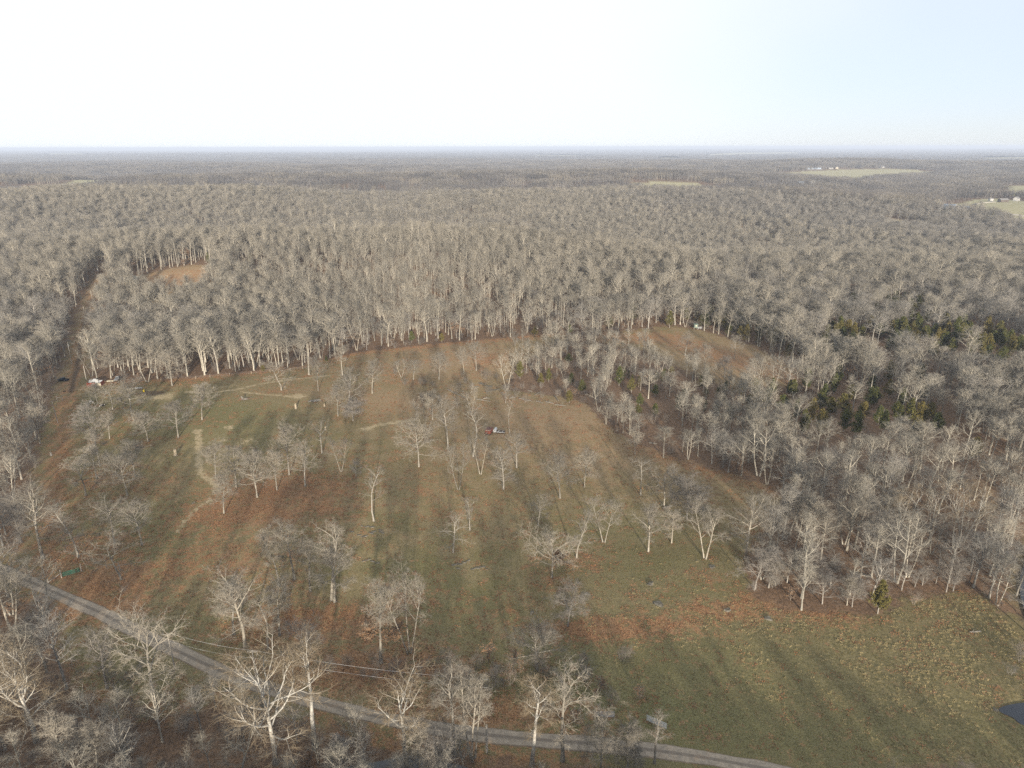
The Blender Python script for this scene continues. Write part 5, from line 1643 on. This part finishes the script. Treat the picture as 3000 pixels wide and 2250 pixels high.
LOGS = [((1310, 1142), (1365, 1168), .3, 'dark log slanting down from the brushy creek head'), ((1415, 1168), (1437, 1167), .28, 'short pale log on the bank beside the rocks'),
        ((1395, 1170), (1440, 1178), .22, 'thin log below the short pale log'), ((1490, 1168), (1512, 1163), .25, 'pale log leaning behind the leaning pole tree'),
        ((1520, 1168), (1560, 1177), .3, 'long pale log in the cleared creek bottom'), ((1570, 1176), (1590, 1182), .25, 'short log end to end with the long pale log'),
        ((1598, 1178), (1622, 1183), .3, 'thick pale log near the forked dead top'), ((1625, 1186), (1660, 1190), .2, 'thin pale pole below the bronze cedar'),
        ((1622, 1160), (1636, 1176), .26, 'white forked dead top lying in front of the island wood'), ((1545, 1145), (1560, 1148), .2, 'small log lying under the island wood front'),
        ((1565, 1158), (1585, 1148), .18, 'slanted pole propped on the bent tree at the island'), ((1900, 1298), (1925, 1302), .28, 'fallen log at the foot of the island wood corner'),
        ((2030, 1305), (2046, 1310), .25, 'fallen log at the edge of the east wood'), ((1940, 1490), (1965, 1483), .34, 'fallen limb at the foot of the broken oak'),
        ((2545, 1690), (2490, 1680), .3, 'long white fallen limb behind the field cedar'), ((2305, 1402), (2360, 1395), .3, 'fallen trunk inside the east wood edge'),
        ((560, 1478), (572, 1470), .16, 'short broken branch in grass near the worn trail'), ((2870, 1850), (2835, 1853), .2, 'dark drift log in tan grass near the creek')]
for a_, b_, r_, lb in LOGS:
    log('fallen_log', lb, at(*a_), at(*b_), r_, 'fallen logs', m=LOGWOOD)
e = thing('log_heap', 'heap of cut poles at the end of the straw path', 'log heap', 922, 1176, .3)
g = np.random.default_rng(12)
for k in range(9):
    a = Acc(); L_ = g.uniform(3, 6); s = np.array([g.uniform(-3.5, -1), g.uniform(-1, 1), .15 + .12 * (k // 3)]); an = g.normal(-.1, .22)
    rod(a, s, s + np.array([L_ * math.cos(an), L_ * math.sin(an), g.uniform(-.05, .3)]), g.uniform(.08, .16), 7, .06); part('pole', a, (WOODGREY, LOGWOOD)[k % 2], e)
e = thing('root_wad', 'upturned root wad and brush heap on the green knoll', 'stump', 715, 1172)
a = Acc(); rod(a, (-.4, 0, .2), (-1.5, .3, 1.6), .45, 9, .3); part('bole', a, LOGWOOD, e)
for k in range(16):
    an = g.uniform(0, 6.28); s = np.array([g.normal(0, .4), g.normal(0, .4), .3]); L_ = g.uniform(1.2, 3.2)
    a = Acc(); m1 = s + np.array([L_ * .5 * math.cos(an), L_ * .35 * math.sin(an), g.uniform(.1, .7)]); m2 = m1 + np.array([L_ * .5 * math.cos(an + .3), L_ * .3 * math.sin(an + .3), g.uniform(-.5, .1)])
    tubes(a, np.stack([s, m1, m2])[None], np.array([[.17, .12, .02]]), 6, .7); part('root', a, (LOGWOOD, RUST)[k % 3 == 0], e)

# red wagon and scrap
e = thing('farm_wagon', 'red box wagon with rusty hatch roof parked on brown grass', 'wagon', 1431, 1270, -.28)
a = Acc(); box(a, (0, 0, 1.25), (2.2, 3.4, 1.5)); bd = part('box', a, REDPAINT, e)
for k in range(4):
    b2 = Acc(); box(b2, (-.82 + k * .55, -1.73, 1.25), (.07, .06, 1.5)); put('rib', b2.build('rib', [REDPAINT], False), bd)
a = Acc(); box(a, (0, -.5, 2.1), (2.35, 1.5, .1), tilt=('X', .12)); part('roof', a, RUST, e)
a = Acc(); box(a, (0, 1.1, 2.25), (2.35, 1.5, .1), tilt=('X', -.15)); part('roof', a, RUST, e)
a = Acc(); box(a, (.1, .3, 2.16), (1.6, .5, .25)); part('hatch', a, SCRAP, e)
a = Acc(); box(a, (0, -1.72, 2.03), (2.3, .09, .12)); part('trim', a, CREAM, e)
for x in (-1., 1.):
    for y in (-1.1, 1.1):
        a = Acc(); rod(a, (x - .1, y, .42), (x + .1, y, .42), .42, 14); w = part('wheel', a, RUBBER, e)
        b2 = Acc(); rod(b2, (x - .12, y, .42), (x + .12, y, .42), .2, 10); put('hub', b2.build('hub', [RUST], False), w)
a = Acc(); rod(a, (0, -1.8, .5), (-.2, -3.4, .25), .07, 6); part('drawbar', a, RUST, e)
e = thing('farm_implement', 'white and black farm implement beside the red wagon', 'machinery', 1455, 1268, -.25)
a = Acc(); rod(a, (-.9, -.8, 1.), (-.9, 1.6, 1.15), .62, 14); part('tank', a, STEEL, e)
for k in range(6):
    a = Acc(); rod(a, (-.1 + k * .55, -.9 + .1 * k, .55), (.1 + k * .55, 1.0, .7 + .15 * (k % 2)), .11, 6); part('tool_bar', a, (SCRAP, STEEL)[k % 3 == 1], e)
for y in (-.8, .1, .9):
    a = Acc(); rod(a, (-.6, y, .75), (3.3, y + .3, .55), .1, 6); part('frame_rail', a, (STEEL if y < 0 else SCRAP), e)
for k in range(5):
    a = Acc(); rod(a, (.3 + k * .6, -.5, .36), (.36 + k * .6, -.5, .36), .36, 12); part('disc', a, SCRAP, e)

# pale green stand with a railed platform
e = thing('hunting_stand', 'pale green box stand with round window and grey railing', 'stand', 2036, 964, .05)
for x in (-1.1, 1.1):
    for y in (-1., 1.):
        a = Acc(); rod(a, (x, y, -.3), (x, y, 1.), .1, 7); part('leg', a, WOODGREY, e)
a = Acc(); box(a, (0, 0, 2.1), (2.3, 2.1, 2.2)); part('cabin', a, MINT, e)
a = Acc(); box(a, (0, 0, 3.28), (2.7, 2.5, .12), tilt=('X', .06)); part('roof', a, MINT, e)
a = Acc(); rod(a, (0, -1.06, 2.4), (0, -1.1, 2.4), .45, 18); part('window', a, CREAM, e)
for z in (.6, 1.1, 1.6):
    a = Acc(); rod(a, (1.3, -1., z), (4., -1.1, z), .06, 6); part('rail', a, STEEL, e)
for x in (1.4, 2.7, 4.):
    a = Acc(); rod(a, (x, -1.05, -.2), (x, -1.05, 1.75), .07, 6); part('rail_post', a, STEEL, e)
a = Acc(); box(a, (2.6, 0, .95), (2.8, 2., .08)); part('platform', a, STEEL, e)

# rock ledges and boulders
m_, nt_, b_ = mat('limestone'); n_ = N(nt_)
f_ = n_.noise(n_.obj(), 1.4, 6, .7)
n_.link(n_.mix(n_.ramp(f_, .35, .65), (.07, .062, .048), n_.mix(n_.ramp(n_.noise(n_.obj(), 4., 4, .6), .4, .7), (.12, .108, .085), (.20, .185, .15))), b_.inputs['Base Color'])
ROCK = m_
def rock_mesh(seed, sx, sy, sz):
    g = np.random.default_rng(seed)
    bm = bmesh.new(); bmesh.ops.create_icosphere(bm, subdivisions=2, radius=1.)
    ph = g.uniform(0, 6, 6)
    for v in bm.verts:
        c = v.co
        s = 1 + .22 * math.sin(3 * c.x + ph[0]) * math.sin(3.3 * c.y + ph[1]) + .16 * math.sin(5 * c.z + 4 * c.x + ph[2]) + g.normal(0, .06)
        c.z = max(-.6, min(c.z, .62))           # flat bedded top
        v.co = Vector((c.x * s * sx, c.y * s * sy, c.z * s * sz))
    me = bpy.data.meshes.new('rock'); bm.to_mesh(me); bm.free()
    me.materials.append(ROCK)
    return me
def ledge(label, spots, seed):
    p0 = at(*spots[0][:2])
    e = tag(empty('rock_ledge', tuple(p0)), label, 'rock', 'rock ledges in the pasture')
    for k, (x, y, w, hh) in enumerate(spots):
        q = at(x, y) - p0
        o = put('slab', rock_mesh(seed + k, w * .8, w * .34, hh * .5), e, tuple(q), .5 * math.sin(k * 2.3 + seed))
ledge('broken grey rock ledge below the tall slender oak', [(1028, 1558, 1.0, .45), (1050, 1568, .9, .4), (1066, 1572, 1.2, .5), (1085, 1562, 1.3, .5), (1093, 1558, 1., .5), (1115, 1558, 1., .55), (1120, 1562, .8, .5)], 10)
ledge('thin dark rock ledge just under the tall slender oak', [(1058, 1541, .9, .35), (1072, 1543, 1.1, .4), (1088, 1544, 1.2, .4), (1110, 1552, .9, .3)], 30)
ledge('small grey rock ledge beside the lower grove', [(1064, 1644, .8, .4), (1075, 1641, 1.1, .5), (1090, 1645, 1., .45), (1104, 1650, .9, .5)], 50)
ledge('grey rock ledge below the dead white oak', [(1330, 1655, 1.1, .45), (1345, 1653, 1.2, .45), (1358, 1648, 1., .45), (1370, 1643, 1., .4), (1340, 1665, 1., .4)], 70)
ledge('grey rock ledge lying lowest beneath the dead white oak', [(1385, 1667, 1.1, .4), (1398, 1664, 1., .4), (1412, 1661, 1.2, .45), (1424, 1668, .6, .3)], 90)
ledge('pale mossy rock shelf at the brushy creek head', [(1410, 1125, 2.2, .6), (1425, 1130, 2., .5), (1435, 1132, 1.8, .6), (1395, 1133, 1.6, .5), (1440, 1143, 2.4, .6), (1455, 1142, 1.8, .8), (1425, 1147, 1.6, .5), (1405, 1122, 1.5, .5), (1385, 1139, 1.4, .5), (1486, 1112, 1.6, .5), (1475, 1100, 1.4, .5)], 110)
for lb, x, y, w, hh, s in [('grey boulder on the green grass below the straight oak', 1904, 1712, 1.0, .7, 1), ('flat pale boulder on orange leaves in the green pasture', 1928, 1769, 1.4, .4, 2), ('dark mossy boulder on orange leaves near the drooping pair', 2130, 1788, .9, .6, 3),
                        ('pale upright boulder in red leaves above the broad crooked oak', 1557, 1797, .7, .9, 4), ('dark hump boulder in tan grass below the drooping pair', 2248, 1812, 1., .5, 5), ('small pale boulder by the pond', 2915, 2080, .6, .4, 6), ('flat rock beside the forked pale oak', 2084, 1660, 1.1, .3, 7)]:
    p = at(x, y)
    o = put('boulder', rock_mesh(200 + s, w, w * .75, hh), None, tuple(p), s * 1.1)
    tag(o, lb, 'boulder')

# bleached broken snag by the lane
p, h, _ = place(116, 1193, 1128, 20)
e = tag(empty('dead_snag', tuple(p)), 'broken grey snag spiked with stubs by the timber gate frame', 'snag')
a = Acc(); rod(a, (0, 0, -.3), (.2, 0, h), .28, 9, .1); part('trunk', a, BARK_DEAD, e)
for k in range(12):
    z_ = h * (.3 + .055 * k); an = k * 2.4
    a = Acc(); rod(a, (.1, 0, z_), (.1 + .9 * math.cos(an), .9 * math.sin(an), z_ + .3), .06, 5, .02); part('stub', a, BARK_DEAD, e)

# ------------------------------------------------------------------ far farms
def house(name, label, px, py, rz, L, W, Hh, wall, roof, rise, group='far farm buildings', win=True, dz=0.):
    e = thing(name, label, 'building', px, py, rz, group, dz)
    a = Acc(); box(a, (0, 0, Hh / 2 - 1), (L, W, Hh + 2))
    # gable ends
    for s in (-1, 1):
        x = s * L / 2
        a.add([[x, -W / 2, Hh], [x, W / 2, Hh], [x, 0, Hh + rise]], None, [[0, 1, 2]] if s > 0 else [[1, 0, 2]], .7)
    wl_ = part('wall', a, wall, e)
    sl = math.hypot(W / 2, rise) + .5; an = math.atan2(rise, W / 2)
    for s in (-1, 1):
        a = Acc(); box(a, (0, s * (W / 4 + .12), Hh + rise / 2 + .08 - .05), (L + .8, sl, .18), tilt=('X', -s * an)); part('roof', a, roof, e)
    if win:
        nw = max(2, int(L / 3.5))
        for k in range(nw):
            x = -L / 2 + L * (k + .5) / nw
            a = Acc(); box(a, (x, -W / 2 - .04, Hh * .55), (1.1, .1, 1.2)); f = part('window', a, WHITE, e)
            b2 = Acc(); box(b2, (x, -W / 2 - .11, Hh * .55), (.85, .06, .95)); put('pane', b2.build('pane', [GLASS], False), f)
    a = Acc(); box(a, (L * .22 + 1.2, -W / 2 - .05, 1.05), (1.1, .1, 2.1)); part('door', a, DARKWALL, e)
    return e
house('metal_barn', 'long pale-roofed metal barn beside the distant green field', 2380, 499, .05, 62, 26, 5, DARKWALL, PALEROOF, 5.5, win=False)
house('farm_house', 'white house right behind the long pale-roofed barn', 2398, 493, .3, 20, 12, 6, WHITE, GREYROOF, 4)
house('farm_house', 'small white house in the middle of the distant farmyard', 2432, 495, -.2, 17, 10, 5, WHITE, GREYROOF, 3.5)
house('farm_shed', 'cream shed at the far end of the distant farmyard', 2450, 494.5, 1.2, 15, 11, 6, CREAM, PALEROOF, 4, win=False)
house('farm_house', 'white house alone at the wooded end of the distant field', 2572, 490, .5, 18, 13, 7, WHITE, GREYROOF, 5)
house('farm_shed', 'low white shed beside the lone far house', 2584, 491.5, 0, 13, 8, 4, WHITE, PALEROOF, 2.5, win=False)
house('farm_house', 'cream farmhouse alone at the near tip of the distant field', 2265, 500, .4, 14, 10, 5, CREAM, GREYROOF, 3.5)
house('farm_shed', 'dark open-sided shed above the curved farm drive', 2936, 592, .1, 17, 9, 4.5, DARKWALL, GREYROOF, 2.5, win=False)
house('farm_house', 'small white house beyond the dark open-sided shed', 2975, 589, .7, 12, 9, 5, WHITE, GREYROOF, 3.5)
house('farm_shed', 'small white shed at the head of the curved farm drive', 2900, 589, .2, 8, 6, 4, WHITE, GREYROOF, 2, win=False)
house('farm_house', 'blue-roofed low house beside the pale farm road', 2815, 620, .35, 26, 13, 4, CREAM, BLUEROOF, 4.5)
house('forest_shed', 'tan shed roofed in pale tin between trees by the glade', 386, 836, .2, 9, 6, 4.5, TANWALL, CREAM, 2.2)
house('farm_house', 'tan buildings corner in the woods below the distant field', 2340, 545, .1, 22, 12, 8, CREAM, PALEROOF, 4)
house('farm_house', 'small pale house in the woods beside the tan building', 2377, 540, .1, 16, 10, 8, WHITE, GREYROOF, 3)
# arched barn
e = thing('arched_barn', 'white-ended barn with an arched blue roof beside the farm road', 'building', 2779, 613, 2.2, 'far farm buildings')
t_ = np.linspace(0, math.pi, 15); Rr, Lb = 7.5, 20
arc = np.stack([Rr * np.cos(t_), Rr * 1.15 * np.sin(t_)], 1)
V = np.array([[s * Lb / 2, q[0], q[1]] for s in (-1, 1) for q in arc]); k = len(t_)
a = Acc(); a.add(V, [[b, b + 1, k + b + 1, k + b] for b in range(k - 1)], None, .7); part('roof', a, BLUEROOF, e, True)
for s in (-1, 1):
    a = Acc(); a.add(np.array([[s * (Lb / 2 - .3), q[0] * .985, q[1] * .985] for q in arc] + [[s * (Lb / 2 - .3), 0, 0]]), None, [[b, b + 1, k] for b in range(k - 1)], .7); part('end_wall', a, WHITE, e)
    a = Acc(); box(a, (s * (Lb / 2 - .26), 0, 2), (.12, 4, 4)); part('door', a, DARKWALL, e)
for px_, py_, tp, lb in [(2832, 612, 595, 'far pole standing at the farm road junction'), (2838, 608, 591, 'taller far pole just behind the farm road junction'), (2881, 620, 604, 'far pole beside the pale farm road'), (2757, 608, 594, 'far pole beside the arched barn'), (2864, 610, 601, 'short far pole in the field above the farm road')]:
    pole(px_, py_, tp, lb, True)
